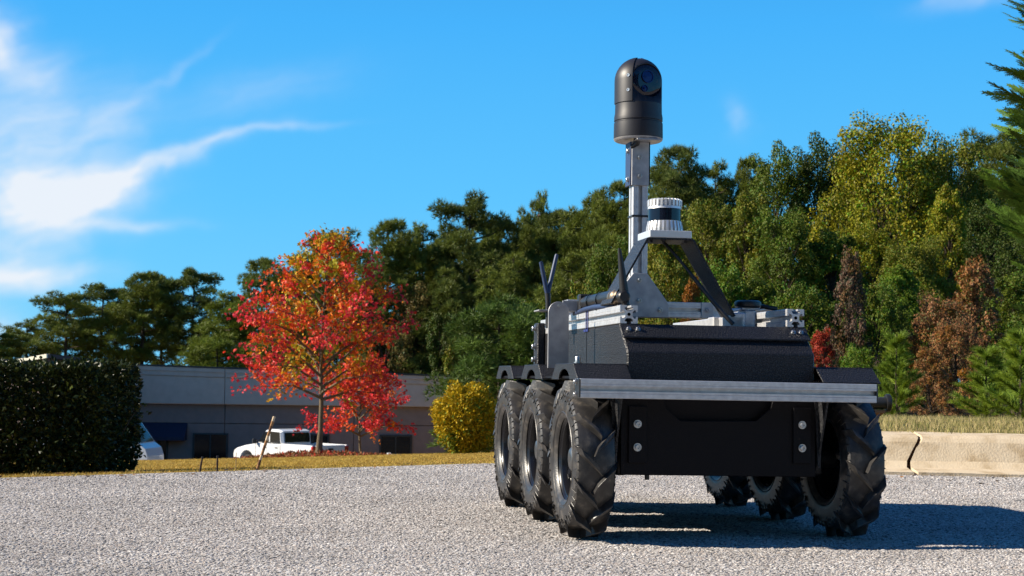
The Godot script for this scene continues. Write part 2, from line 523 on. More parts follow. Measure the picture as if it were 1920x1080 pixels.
func terrain() -> void:
	var xs: Array = []
	var x := -420.0
	while x < 420.0:
		xs.append(x)
		var ax := absf(x)
		x += 60.0 if ax > 100.0 else 8.0 if ax > 24.0 else 1.5 if ax > 6.0 else 0.4 if ax > 3.0 else 0.12
	var ds: Array = []
	var d := -420.0
	while d < 420.0:
		ds.append(d)
		d += 60.0 if d < -60.0 or d > 140.0 else 10.0 if d < 0.0 or d > 60.0 else 1.0 if d > 9.0 else 0.6 if d < 3.0 else 0.08
	var nz := FastNoiseLite.new()
	nz.seed = 5
	nz.frequency = 0.25
	nz.fractal_type = FastNoiseLite.FRACTAL_FBM
	var m := Mb.new()
	var H := []
	for i in xs.size():
		var row := []
		for j in ds.size():
			var y := land(xs[i], ds[j])
			if ds[j] > edge_depth(clampf(xs[i], -9.0, 12.0)) + 0.5:
				y += 0.02 * nz.get_noise_2d(xs[i] * 3.0, ds[j] * 3.0)
			row.append(Vector3(xs[i], y, -ds[j]))
		H.append(row)
	for i in xs.size() - 1:
		for j in ds.size() - 1:
			var px: float = xs[i]
			var pd: float = ds[j]
			var g := smoothstep(0.02, 0.12, px / maxf(pd, 1.0))
			var col := Color(0.62, 0.42, 0.11).lerp(Color(0.46, 0.36, 0.17), g)
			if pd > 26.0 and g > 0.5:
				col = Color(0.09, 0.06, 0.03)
			col = col * (0.85 + 0.35 * nz.get_noise_2d(px * 1.5, pd * 1.5))
			col.a = 1.0
			m.col = col
			m.face([H[i][j], H[i + 1][j], H[i + 1][j + 1], H[i][j + 1]], Vector3.UP)
	tag(put("lawn", m.done(true), M.earth), "dry golden lawn falling away behind the car park", "", "", "structure")
	# the car park: one sheet up to its curved edge
	var p := Mb.new()
	var ex: Array = []
	x = -30.0
	while x <= 30.0:
		ex.append(x)
		x += 0.25 if absf(x) < 4.0 else 2.0
	for i in ex.size() - 1:
		var x0: float = ex[i]
		var x1: float = ex[i + 1]
		var f0 := -maxf(edge_depth(clampf(x0, -9.0, 12.0)), -0.5) + 0.02 * nz.get_noise_1d(x0 * 9.0)
		var f1 := -maxf(edge_depth(clampf(x1, -9.0, 12.0)), -0.5) + 0.02 * nz.get_noise_1d(x1 * 9.0)
		p.face([Vector3(x0, 0, 30), Vector3(x1, 0, 30), Vector3(x1, 0, f1), Vector3(x0, 0, f0)], Vector3.UP)
		p.face([Vector3(x0, 0, f0), Vector3(x1, 0, f1), Vector3(x1, -0.08, f1 - 0.01), Vector3(x0, -0.08, f0 - 0.01)], Vector3(0, 0, -1))
	tag(put("parking_lot", p.done(true), M.asphalt), "worn pale asphalt car park in the foreground", "", "", "structure")
	# stones standing proud of the worn surface
	var buf := PackedFloat32Array()
	var tones := [Color(0.52, 0.495, 0.475), Color(0.45, 0.42, 0.40), Color(0.58, 0.56, 0.54), Color(0.44, 0.38, 0.34), Color(0.34, 0.33, 0.32), Color(0.47, 0.44, 0.415), Color(0.16, 0.155, 0.15), Color(0.66, 0.63, 0.60), Color(0.50, 0.46, 0.42)]
	for i in 230000:
		var dd := 2.6 + 4.0 * pow(rng.randf(), 1.35)
		var xx := rng.randf_range(-0.39, 0.39) * dd
		if dd > edge_depth(xx) - 0.03:
			continue
		var s := (0.0014 + 0.0028 * pow(rng.randf(), 2.3)) * (0.8 + 0.1 * dd)
		var b := Basis(Vector3.UP, rng.randf() * TAU) * Basis(Vector3.RIGHT, rng.randf_range(-0.4, 0.4))
		push(buf, b.scaled_local(Vector3(s * rng.randf_range(0.8, 1.5), s * rng.randf_range(0.22, 0.48), s)), Vector3(xx, 0.0003, -dd), tones[rng.randi() % tones.size()] * (0.85 + 0.22 * nz.get_noise_2d(xx * 7.0, dd * 7.0)))
	var st := Mb.new()
	st.lathe([[0.0, -0.8], [0.9, -0.3], [0.85, 0.45], [0.35, 0.95], [0.0, 1.0]], 6)
	tag(many("asphalt_stones", st.done(), M.stone, buf), "pale stone chips standing out of the worn asphalt", "", "", "stuff")
	# lower car park behind the lawn
	var lo := Mb.new()
	lo.face([Vector3(-60, -3.99, -47.5), Vector3(0, -3.99, -47.5), Vector3(0, -3.99, -68.4), Vector3(-60, -3.99, -68.4)], Vector3.UP)
	tag(put("lower_parking_lot", lo.done(), M.old_asphalt), "lower car park in the dip in front of the building", "", "", "structure")
	# kerb: sections with an open joint
	var kb := Node3D.new()
	kb.name = "kerb"
	add_child(kb)
	tag(kb, "tan concrete kerb with a cracked joint, along the verge", "", "", "structure")
	var prof := PackedVector2Array([Vector2(0.36, -0.06), Vector2(0.36, 0.012), Vector2(0.15, 0.022), Vector2(0.115, 0.05), Vector2(0.088, 0.108), Vector2(0.076, 0.132), Vector2(0.058, 0.149), Vector2(0.030, 0.161), Vector2(-0.16, 0.168), Vector2(-0.16, -0.06)])
	var dir := Vector3(1, 0, 0.12).normalized()
	var out := Vector3(-0.12, 0, 1).normalized()
	var A := Vector3(0.2, 0, -6.72)
	var joint := func(y: float) -> float: return -0.06 * clampf((0.15 - y) / 0.16, 0.0, 1.0) - 0.010 * sin(y * 30.0)
	for sec in [[0.0, 1.634], [1.648, 4.7], [4.715, 7.8], [7.815, 11.0]]:
		var q := Mb.new()
		var steps := 24
		var at := func(i: int, f: Vector2) -> Vector3:
			var l: float = lerpf(sec[0], sec[1], float(i) / steps)
			if (i == steps and sec[0] == 0.0) or (i == 0 and sec[0] > 1.0 and sec[0] < 2.0):
				l += joint.call(f.y) + (0.006 * sin(f.y * 55.0) if i == 0 else 0.0)
			var wob := 0.004 * nz.get_noise_2d(l * 12.0, f.x * 40.0 + f.y * 25.0)
			return A + dir * l + out * (f.x + wob) + Vector3.UP * (f.y + wob)
		for i in steps:
			for j in prof.size():
				var g := prof[(j + 1) % prof.size()]
				var mid := prof[j].lerp(g, 0.5) - Vector2(0.05, 0.05)
				q.face([at.call(i, prof[j]), at.call(i + 1, prof[j]), at.call(i + 1, g), at.call(i, g)], out * mid.x + Vector3.UP * mid.y)
		for i in [0, steps]:
			var tr := Geometry2D.triangulate_polygon(prof)
			for k in range(0, tr.size(), 3):
				q.face([at.call(i, prof[tr[k]]), at.call(i, prof[tr[k + 1]]), at.call(i, prof[tr[k + 2]])], dir * (i - 1.0))
		part("kerb_section", q, M.concrete, kb)
	var soil := Mb.new()
	for k in 6:
		var y := 0.02 + 0.022 * k
		var fx: float = [0.128, 0.104, 0.096, 0.090, 0.082, 0.068][k]
		soil.box(A + dir * (1.642 + joint.call(y)) + out * (fx - 0.058) + Vector3.UP * y, Vector3(0.034, 0.024, 0.10), 0.004, Basis(dir, Vector3.UP, out))
	part("joint_soil", soil, M.soil, kb)

# ---------------------------------------------------------------- grass
func blades(seed_: int, count: int, reach: float, h: float, w: float) -> ArrayMesh:
	rng.seed = seed_
	var L := Leaves.new()
	for i in count:
		var a := rng.randf() * TAU
		var p := Vector3(cos(a), 0, sin(a)) * reach * sqrt(rng.randf())
		var lean := rv() * Vector3(0.7, 0, 0.7)
		var hh := h * rng.randf_range(0.5, 1.1)
		var s := Vector3(-sin(a * 3.0), 0, cos(a * 3.0)) * w * 0.5
		var mid := p + Vector3.UP * hh * 0.6 + lean * hh * 0.25
		var tip := p + Vector3.UP * hh + lean * hh * 0.8
		var c := Color(1, 1, 1) * rng.randf_range(0.6, 1.0)
		c.a = 1.0
		L.tri(p - s, p + s, mid + s * 0.7, c)
		L.tri(p - s, mid + s * 0.7, mid - s * 0.7, c)
		L.tri(mid - s * 0.7, mid + s * 0.7, tip, c)
	return L.done()

func grass() -> void:
	var lawn_tuft := blades(81, 14, 0.06, 0.035, 0.005)
	var verge_tuft := blades(82, 16, 0.07, 0.045, 0.004)
	rng.seed = 83
	var buf := PackedFloat32Array()
	for i in 60000:
		var d := 5.0 + 32.0 * pow(rng.randf(), 1.7)
		var x := rng.randf_range(-0.37, 0.03) * d
		if d < edge_depth(x) + 0.02:
			continue
		var s := rng.randf_range(0.7, 1.2) * (0.75 + d * 0.035)
		var c := Color(0.70, 0.46, 0.10).lerp(Color(0.58, 0.44, 0.10), rng.randf())
		if rng.randf() < 0.12:
			c = Color(0.36, 0.20, 0.07)
		push(buf, Basis(Vector3.UP, rng.randf() * TAU).scaled(Vector3(s, s * 0.8, s)), Vector3(x, land(x, d) - 0.004, -d), c)
	for i in 1100:
		var x := rng.randf_range(-2.2, 0.1)
		var d := edge_depth(x) + 0.28 * pow(rng.randf(), 2.0) - 0.02
		var s := rng.randf_range(0.35, 0.95)
		push(buf, Basis(Vector3.UP, rng.randf() * TAU).scaled(Vector3(s, s * rng.randf_range(0.5, 1.2), s)), Vector3(x, -0.025, -d), Color(0.62, 0.44, 0.12).lerp(Color(0.36, 0.30, 0.08), rng.randf()))
	tag(many("lawn_grass", lawn_tuft, M.grass_blade, buf), "short golden winter grass of the lawn", "", "", "stuff")
	buf = PackedFloat32Array()
	for i in 34000:
		var d := 6.2 + 20.0 * pow(rng.randf(), 1.6)
		var x := rng.randf_range(0.13, 0.40) * d
		if d < edge_depth(x) + 0.22:
			continue
		var s := rng.randf_range(0.5, 1.15) * (0.7 + d * 0.03)
		var c := Color(0.70, 0.54, 0.27).lerp(Color(0.20, 0.22, 0.045), pow(rng.randf(), 0.9))
		push(buf, Basis(Vector3.UP, rng.randf() * TAU).scaled(Vector3(s, s * rng.randf_range(0.2, 0.9) * (1.0 if rng.randf() < 0.85 else 2.1), s)), Vector3(x, land(x, d) - 0.005, -d), c)
	tag(many("verge_grass", verge_tuft, M.grass_blade, buf), "dry straw and green grass on the verge behind the kerb", "", "", "stuff")
	# dead leaves and twigs on the asphalt by its edges
	rng.seed = 84
	buf = PackedFloat32Array()
	var L := Leaves.new()
	L.leaf(Vector3(-0.5, 0, 0), Vector3.RIGHT, Vector3.BACK, 1.0, 0.6, 0.12, Color.WHITE)
	for i in 260:
		var x := rng.randf_range(-2.2, 3.2)
		var d := edge_depth(x) - absf(rng.randfn(0.0, 0.25)) + (0.15 if x < 0.0 else -0.3)
		var s := rng.randf_range(0.008, 0.026)
		push(buf, (Basis(Vector3.UP, rng.randf() * TAU) * Basis(Vector3.RIGHT, rng.randf_range(-0.5, 0.5))).scaled(Vector3.ONE * s), Vector3(x, 0.005, -d), [Color(0.12, 0.06, 0.03), Color(0.05, 0.035, 0.025), Color(0.25, 0.12, 0.04)][i % 3])
	tag(many("fallen_leaves", L.done(), M.leaf, buf), "small dead leaves scattered along the edge of the asphalt", "", "", "stuff")

# ---------------------------------------------------------------- plants
func foliage_mat(called: String, r: float, g: float, b: float, through := 0.45, rough := 0.5) -> StandardMaterial3D:
	var m := mat(called, lin(r, g, b), rough, 0.0, 0.3)
	m.vertex_color_use_as_albedo = true
	m.backlight_enabled = true
	m.backlight = grey(through)
	return m

func tuft(L: Leaves, p: Vector3, out: Vector3, len: float, wid: float, count: int, col: Color) -> void:
	for i in count:
		var d := (out + rv() * 0.75).normalized()
		var s := d.cross(rv()).normalized() * wid * 0.5
		L.tri(p - s, p + s, p + d * len * rng.randf_range(0.7, 1.15), col)

func shade(lo: float, hi: float, warm := 0.0) -> Color:   # leaf-to-leaf variety
	var k := rng.randf_range(lo, hi)
	return Color(k, k * (1.0 - warm * 0.25), k * (1.0 - warm), 1.0)

func pine(seed_: int, H: float, W: float, bare: float, limbs: int, needle: float) -> Array:
	rng.seed = seed_
	var wood := Mb.new()
	var L := Leaves.new()
	var bend := Vector3(rng.randf_range(-0.3, 0.3), 0, rng.randf_range(-0.3, 0.3))
	var pts := []
	var rad := []
	for i in 8:
		var t := i / 7.0
		pts.append(Vector3.UP * H * 0.97 * t + bend * sin(t * 2.6) )
		rad.append(lerpf(H * 0.016, 0.03, t))
	wood.tube(pts, rad, 7)
	for i in limbs:
		var t := lerpf(bare, 0.985, pow((i + 0.5) / limbs, 0.9))
		var az := i * 2.399 + rng.randf_range(-0.5, 0.5)
		var u := (t - bare) / (1.0 - bare)
		var reach := W * 0.5 * (0.45 + 0.6 * sin(PI * pow(u, 0.75) * 0.92 + 0.22)) * rng.randf_range(0.65, 1.15)
		if u > 0.9: reach *= 0.55
		var base: Vector3 = Vector3.UP * H * 0.97 * t + bend * sin(t * 2.6)
		var dir := Vector3(cos(az), rng.randf_range(0.05, 0.5), sin(az)).normalized()
		var tip := base + dir * reach
		var knee := base.lerp(tip, 0.5) - Vector3.UP * reach * 0.06
		wood.tube([base, knee, tip], [H * 0.0045, H * 0.003, 0.012], 4, false)
		var puffs := 3 + int(reach * 2.3)
		for k in puffs:
			var f := 0.42 + 0.62 * (k + 0.5) / puffs
			var c := base.lerp(tip, f) + rv() * reach * 0.24 + Vector3.UP * 0.12
			var r := rng.randf_range(0.18, 0.52) * (0.8 if u > 0.85 else 1.0)
			var tone := rng.randf_range(0.62, 1.0)
			var warm := rng.randf_range(0.0, 0.35)
			for j in int(95 * r * r / 0.25):
				var o := rv()
				o.y = absf(o.y) * 0.9 - 0.25 if rng.randf() < 0.75 else o.y
				o = o.normalized()
				var p := c + o * r * Vector3(1.0, 0.72, 1.0) * (0.25 + 0.95 * sqrt(rng.randf()))
				tuft(L, p, (o + Vector3.UP * 0.35).normalized(), needle, needle * 0.115, 7, shade(tone * 0.7, tone, warm))
	return [wood.done(), L.done()]

# kinds: profile gives the crown's half-width at heights from 0 to 1
func broadleaf(seed_: int, H: float, W: float, bare: float, lobes: int, per: int, leaf: float, prof: Array, warmest := 0.5, open := 1.0, mixed := 0.16) -> Array:
	rng.seed = seed_
	var wood := Mb.new()
	var L := Leaves.new()
	var pts := []
	var rad := []
	for i in 7:
		var t := i / 6.0
		pts.append(Vector3(0.15 * sin(t * 4.0 + seed_), H * 0.88 * t, 0.15 * cos(t * 3.0 + seed_)) )
		rad.append(lerpf(H * 0.017, 0.02, t))
	pts[0] = Vector3.ZERO
	wood.tube(pts, rad, 7)
	for i in lobes:
		var t := lerpf(bare, 0.97, pow((i + 0.5) / lobes, 0.85))
		var u := (t - bare) / (1.0 - bare)
		var k := u * (prof.size() - 1)
		var half: float = lerpf(prof[int(k)], prof[mini(int(k) + 1, prof.size() - 1)], k - int(k)) * W * 0.5
		var az := i * 2.399 + rng.randf_range(-0.4, 0.4)
		var reach := half * sqrt(rng.randf_range(0.2, 1.0)) * (1.12 if rng.randf() < 0.2 else 0.95)
		var c := Vector3(cos(az) * reach, H * t, sin(az) * reach)
		var from := Vector3(0, H * clampf(t - 0.22, 0.1, 0.85), 0)
		wood.tube([from, from.lerp(c, 0.55) + Vector3.UP * 0.1, c], [H * 0.006, H * 0.0035, 0.012], 4, false)
		var r := W * rng.randf_range(0.09, 0.16) * open
		var tone := rng.randf_range(0.6, 1.0)
		var warm := rng.randf() * rng.randf() * warmest
		for s in 4:
			var cc := c + rv() * r * 0.7
			var rr := r * rng.randf_range(0.45, 0.8)
			for j in per / 4:
				var o := rv()
				var p := cc + o * rr * (0.4 + 0.6 * sqrt(rng.randf()))
				var face := (o + rv() * 0.75 + Vector3.UP * 0.35).normalized()
				var d := face.cross(rv()).normalized()
				var n := face.cross(d)
				var lc := shade(tone * 0.6, tone, warm + rng.randf() * 0.15)
				if rng.randf() < mixed:
					lc = Color(lc.r * 0.5, lc.g, lc.b * 0.8)
				L.leaf(p, d, n, leaf * rng.randf_range(0.7, 1.25), leaf * 0.75, leaf * 0.12, lc)
	return [wood.done(), L.done()]

func plant(called: String, proto: Array, crown: Material, at: Vector3, sx: float, sy: float, turn: float, label: String, category: String, group := "", parts := ["trunk", "crown"]) -> Node3D:
	var t := thing(called, label, category, at, turn, group)
	t.scale = Vector3(sx, sy, sx)
	put(parts[0], proto[0], M.bark, t)
	put(parts[1], proto[1], crown, t)
	return t

func maple(called: String, seed_: int, H: float, W: float, fork: float, lean: float, n: int, colors: Array, at: Vector3, label: String) -> void:
	rng.seed = seed_
	var wood := Mb.new()
	var L := Leaves.new()
	var t := thing(called, label, "maple tree", at)
	var top := H * 0.93
	var pts := []
	var rad := []
	for i in 9:
		var u := i / 8.0
		pts.append(Vector3(lean * u * u + 0.04 * sin(u * 9.0), top * u, 0.05 * cos(u * 7.0)))
		rad.append(lerpf(H * 0.0125, 0.010, pow(u, 0.8)))
	rad[0] *= 1.35
	wood.tube(pts, rad, 9)
	for i in n:
		var u := lerpf(fork, 0.97, pow((i + 0.5) / n, 1.15))
		var seg := u * H / top * 0.93
		var base: Vector3 = (pts[int(minf(u * 8.0, 7.0))] as Vector3).lerp(pts[int(minf(u * 8.0, 7.0)) + 1], minf(u * 8.0, 7.999) - int(minf(u * 8.0, 7.0)))
		var az := i * 2.399 + rng.randf_range(-0.35, 0.35)
		var k := (u - fork) / (1.0 - fork)
		# the crown is widest a third of the way up and narrows to a leading shoot
		var reach: float = W * 0.5 * lerpf(lerpf(0.86, 1.12, minf(k * 4.5, 1.0)), 0.10, pow(clampf((k - 0.12) / 0.88, 0.0, 1.0), 0.80)) * rng.randf_range(0.72, 1.12)
		var rise := reach * rng.randf_range(0.30, 0.75) + 0.12
		if k < 0.12: rise = reach * rng.randf_range(0.1, 0.35)
		var tip := base + Vector3(cos(az) * reach, rise, sin(az) * reach)
		var knee := base.lerp(tip, 0.45) + Vector3.UP * reach * 0.1
		wood.tube([base, knee, tip], [H * 0.0062 * (1.2 - k), H * 0.0036, 0.004], 5, false)
		var twigs := 5 + int(reach * 5.0)
		for q in twigs:
			var f := rng.randf_range(0.22, 1.02)
			var a := base.lerp(knee, f / 0.45) if f < 0.45 else knee.lerp(tip, (f - 0.45) / 0.55)
			var out := (Vector3(cos(az), 0.35, sin(az)) + rv() * 0.95).normalized()
			var e := a + out * rng.randf_range(0.18, 0.48) * (0.7 + 0.5 * reach)
			wood.tube([a, e], [0.007, 0.002], 3, false)
			var far := Vector2(e.x, e.z).length() / (W * 0.5)
			var pick := clampf(far * 0.9 + rng.randfn(0.0, 0.25) + 0.03 + (0.05 if e.x > W * 0.12 else 0.0), 0.0, 0.999) * colors.size()
			var ca: Color = colors[int(pick)]
			for j in 18:
				var c := ca if rng.randf() < 0.7 else colors[clampi(int(pick) + rng.randi_range(-1, 1), 0, colors.size() - 1)] as Color
				c = c * rng.randf_range(0.65, 1.1)
				c.a = 1.0
				var p := a.lerp(e, rng.randf_range(0.25, 1.1)) + rv() * 0.10
				var d := (Vector3.DOWN * 0.7 + rv() * 0.9).normalized()
				var s := d.cross(rv()).normalized()
				var ln := rng.randf_range(0.07, 0.112)
				L.leaf(p, d, s, ln, ln * 0.5, 0.008, c)
				L.leaf(p + d * ln * 0.1, (d + s * 0.9).normalized(), (s - d * 0.9).normalized(), ln * 0.7, ln * 0.35, 0.006, c)
				L.leaf(p + d * ln * 0.1, (d - s * 0.9).normalized(), (s + d * 0.9).normalized(), ln * 0.7, ln * 0.35, 0.006, c)
	put("trunk", wood.done(), M.maple_bark, t)
	put("crown", L.done(), M.maple_leaf, t)

func hedge() -> void:
	rng.seed = 131
	var t := thing("hedge", "dark clipped box-shaped evergreen hedge beside the lawn", "hedge", Vector3(-3.23, land(-2.2, 6.7), -6.75))
	var half := Vector3(1.42, 0.25, 0.36)
	var L := Leaves.new()
	var wood := Mb.new()
	for i in 34:
		var p := Vector3(rng.randf_range(-0.95, 0.95) * half.x, 0, rng.randf_range(-0.7, 0.7) * half.z)
		var q := p + Vector3(rng.randf_range(-0.2, 0.2), rng.randf_range(0.3, 0.46), rng.randf_range(-0.12, 0.12))
		wood.tube([p, p.lerp(q, 0.5) + rv() * 0.03, q], [0.009, 0.006, 0.002], 4, false)
	for i in 120000:
		var o := Vector3(rng.randf_range(-1, 1), rng.randf_range(-1, 1), rng.randf_range(-1, 1))
		if rng.randf() < 0.7:
			var ax: int = [0, 1, 1, 2, 2, 2][rng.randi() % 6]
			o[ax] = signf(o[ax]) * (1.0 - absf(rng.randfn(0.0, 0.10)))
		if o.y < -0.8 and rng.randf() < 0.55:
			continue
		# rounded shoulders
		var r := Vector3(o.x * half.x, o.y * half.y, o.z * half.z)
		var inner := Vector3(half.x - 0.09, half.y - 0.09, half.z - 0.09)
		var near := r.clamp(-inner, inner)
		if (r - near).length() > 0.09:
			r = near + (r - near).normalized() * 0.09
		r += rv() * 0.012 + Vector3(0, 0.012 * sin(r.x * 9.0) + 0.008 * sin(r.x * 23.0 + r.z * 14.0), 0.01 * sin(r.x * 13.0 + r.y * 9.0))
		r += Vector3.UP * 0.016 * sin(r.x * 5.0 + 1.0) * clampf(r.y / half.y, 0.0, 1.0)
		if i % 40 == 0:
			r += (r - near).normalized() * rng.randf_range(0.015, 0.05)
		var p := r + Vector3.UP * (half.y + 0.02)
		var out := (r - near).normalized() if (r - near).length() > 0.02 else rv()
		var d := (out * 0.7 + rv() * 0.8 + Vector3.UP * 0.2).normalized()
		var s := d.cross(rv()).normalized()
		var ln := rng.randf_range(0.018, 0.031)
		var k := rng.randf_range(0.6, 1.1)
		L.leaf(p, d, s, ln, ln * 0.6, ln * 0.12, Color(0.030 * k, 0.043 * k, 0.013 * k) if rng.randf() < 0.82 else Color(0.075 * k, 0.09 * k, 0.02 * k))
	tag(put("stems", wood.done(), M.bark, t), "", "", "", "stuff")
	put("foliage", L.done(), M.glossy_leaf, t)

func round_bush() -> void:
	rng.seed = 141
	var at := Vector3(-0.88, land(-0.88, 28.0) - 0.02, -28.0)
	var t := thing("round_bush", "rounded golden yellow bush at the end of the lawn, beside the robot", "bush", at)
	var L := Leaves.new()
	var wood := Mb.new()
	for i in 16:
		var q := Vector3(rng.randf_range(-0.4, 0.4), rng.randf_range(0.6, 1.1), rng.randf_range(-0.4, 0.4))
		wood.tube([Vector3(q.x * 0.2, 0, q.z * 0.2), q * 0.6, q], [0.02, 0.012, 0.004], 4, false)
	for i in 15000:
		var o := rv()
		var r := 0.35 + 0.65 * pow(rng.randf(), 0.45)
		var lump := 1.0 + 0.10 * sin(o.x * 7.0 + o.y * 5.0) + 0.08 * sin(o.z * 9.0 + o.x * 11.0)
		var p := Vector3(o.x * 0.62, 0.70 + o.y * 0.70, o.z * 0.62) * Vector3(r, 1, r)
		p.y = 0.70 + o.y * 0.72 * r * lump
		p.x *= lump * (1.0 - 0.16 * clampf(p.y - 0.7, 0.0, 1.0))
		if rng.randf() < 0.02: p += o * 0.08
		var d := (o * 0.8 + rv()).normalized()
		var ln := rng.randf_range(0.045, 0.08)
		var k := rng.randf_range(0.6, 1.1)
		var green := rng.randf() < 0.12 or (p.y < 0.45 and p.x < -0.1 and rng.randf() < 0.6)
		L.leaf(p, d, d.cross(rv()).normalized(), ln, ln * 0.55, ln * 0.1, Color(0.16 * k, 0.22 * k, 0.02 * k) if green else Color(0.50 * k, 0.34 * k, 0.012 * k))
	tag(put("stems", wood.done(), M.bark, t), "", "", "", "stuff")
	put("foliage", L.done(), M.leaf, t)

func frond(seed_: int) -> ArrayMesh:   # one flat spray of a cypress, along +x
	rng.seed = seed_
	var L := Leaves.new()
	var n := 22
	for i in n:
		var u := (i + 0.5) / n
		var p := Vector3(u * 0.5, 0.05 * u * u, 0)
		for s in [-1.0, 1.0]:
			var ln := 0.20 * (1.0 - u * 0.82) * rng.randf_range(0.75, 1.15)
			var d := Vector3(0.85, rng.randf_range(-0.1, 0.25), s * 0.62).normalized()
			var w := Vector3(-d.z, 0, d.x) * 0.007
			var c := shade(0.62, 1.0)
			L.tri(p - w, p + w, p + d * ln, c)
			for q in 5:
				var f := 0.15 + 0.17 * q
				var a := p + d * ln * f
				for s2 in [-1.0, 1.0]:
					var e: Vector3 = (d + Vector3(-d.z, 0.1, d.x) * s2 * 0.7).normalized()
					var w2 := Vector3(-e.z, 0, e.x) * 0.0055
					L.tri(a - w2, a + w2, a + e * ln * 0.42 * (1.15 - f) * rng.randf_range(0.7, 1.2), shade(0.6, 1.0))
		var wv := Vector3(0, 0, 0.006)
		L.tri(p - wv, p + wv, p + Vector3(0.05, 0.01, 0), Color(0.6, 0.55, 0.4))
	return L.done()

func cypress() -> void:
	var mesh := frond(151)
	rng.seed = 152
	var at := Vector3(3.93, land(3.93, 9.0), -9.0)
	var t := thing("cypress_tree", "feathery bright green cypress reaching in from the edge, nearest tree", "cypress tree", at)
	var wood := Mb.new()
	wood.tube([Vector3.ZERO, Vector3(0.03, 1.6, 0), Vector3(0.0, 3.4, 0.02)], [0.08, 0.055, 0.02], 8)
	var fv: PackedVector3Array = mesh.surface_get_arrays(0)[Mesh.ARRAY_VERTEX]
	var fc: PackedColorArray = mesh.surface_get_arrays(0)[Mesh.ARRAY_COLOR]
	var tints: Array[PackedColorArray] = []
	for c in [Color(0.16, 0.28, 0.035), Color(0.11, 0.20, 0.03), Color(0.07, 0.13, 0.025)]:
		var tc := PackedColorArray()
		for q in fc:
			tc.append(q * c)
		tints.append(tc)
	var L := Leaves.new()
	# half-width of the crown by height
	var ys := [0.25, 0.7, 1.10, 1.28, 1.48, 1.66, 1.80, 1.92, 2.12, 2.3, 2.45, 2.66, 3.0, 3.5]
	var rs := [0.60, 0.66, 0.78, 1.00, 1.10, 1.02, 0.78, 0.88, 0.95, 0.82, 0.70, 0.88, 0.6, 0.2]
	for i in 230:
		var y := lerpf(0.15, 3.3, (i + rng.randf()) / 230.0)
		var k := 0
		while k < ys.size() - 2 and ys[k + 1] < y:
			k += 1
		var R := lerpf(rs[k], rs[k + 1], clampf((y - ys[k]) / (ys[k + 1] - ys[k]), 0, 1)) * rng.randf_range(0.80, 1.03)
		var az := i * 2.399 + rng.randf_range(-0.3, 0.3)
		var dir := Vector3(cos(az), 0, sin(az))
		var base := Vector3(0, y - 0.42 * R, 0)
		var tip := Vector3.UP * (y + 0.1) + dir * (R - 0.2)
		wood.tube([base, base.lerp(tip, 0.5) - Vector3.UP * 0.03, tip], [0.014, 0.009, 0.003], 4, false)
		for q in 8:
			var f := 0.38 + 0.62 * (q + 0.6) / 8.0
			var p := base.lerp(tip, f)
			var yaw := az + rng.randf_range(-0.75, 0.75) * (1.2 - f * 0.6)
			var b := Basis(Vector3.UP, -yaw) * Basis(Vector3.BACK, rng.randf_range(0.15, 0.65)) * Basis(Vector3.RIGHT, rng.randf_range(-0.9, 0.9))
			var s := rng.randf_range(0.5, 0.9) * (1.0 if f < 0.9 else 0.75)
			L.v.append_array(Transform3D(b.scaled(Vector3.ONE * s), p) * fv)
			L.c.append_array(tints[rng.randi() % tints.size()])
	part("trunk", wood, M.bark, t)
	put("crown", L.done(), M.needles, t)

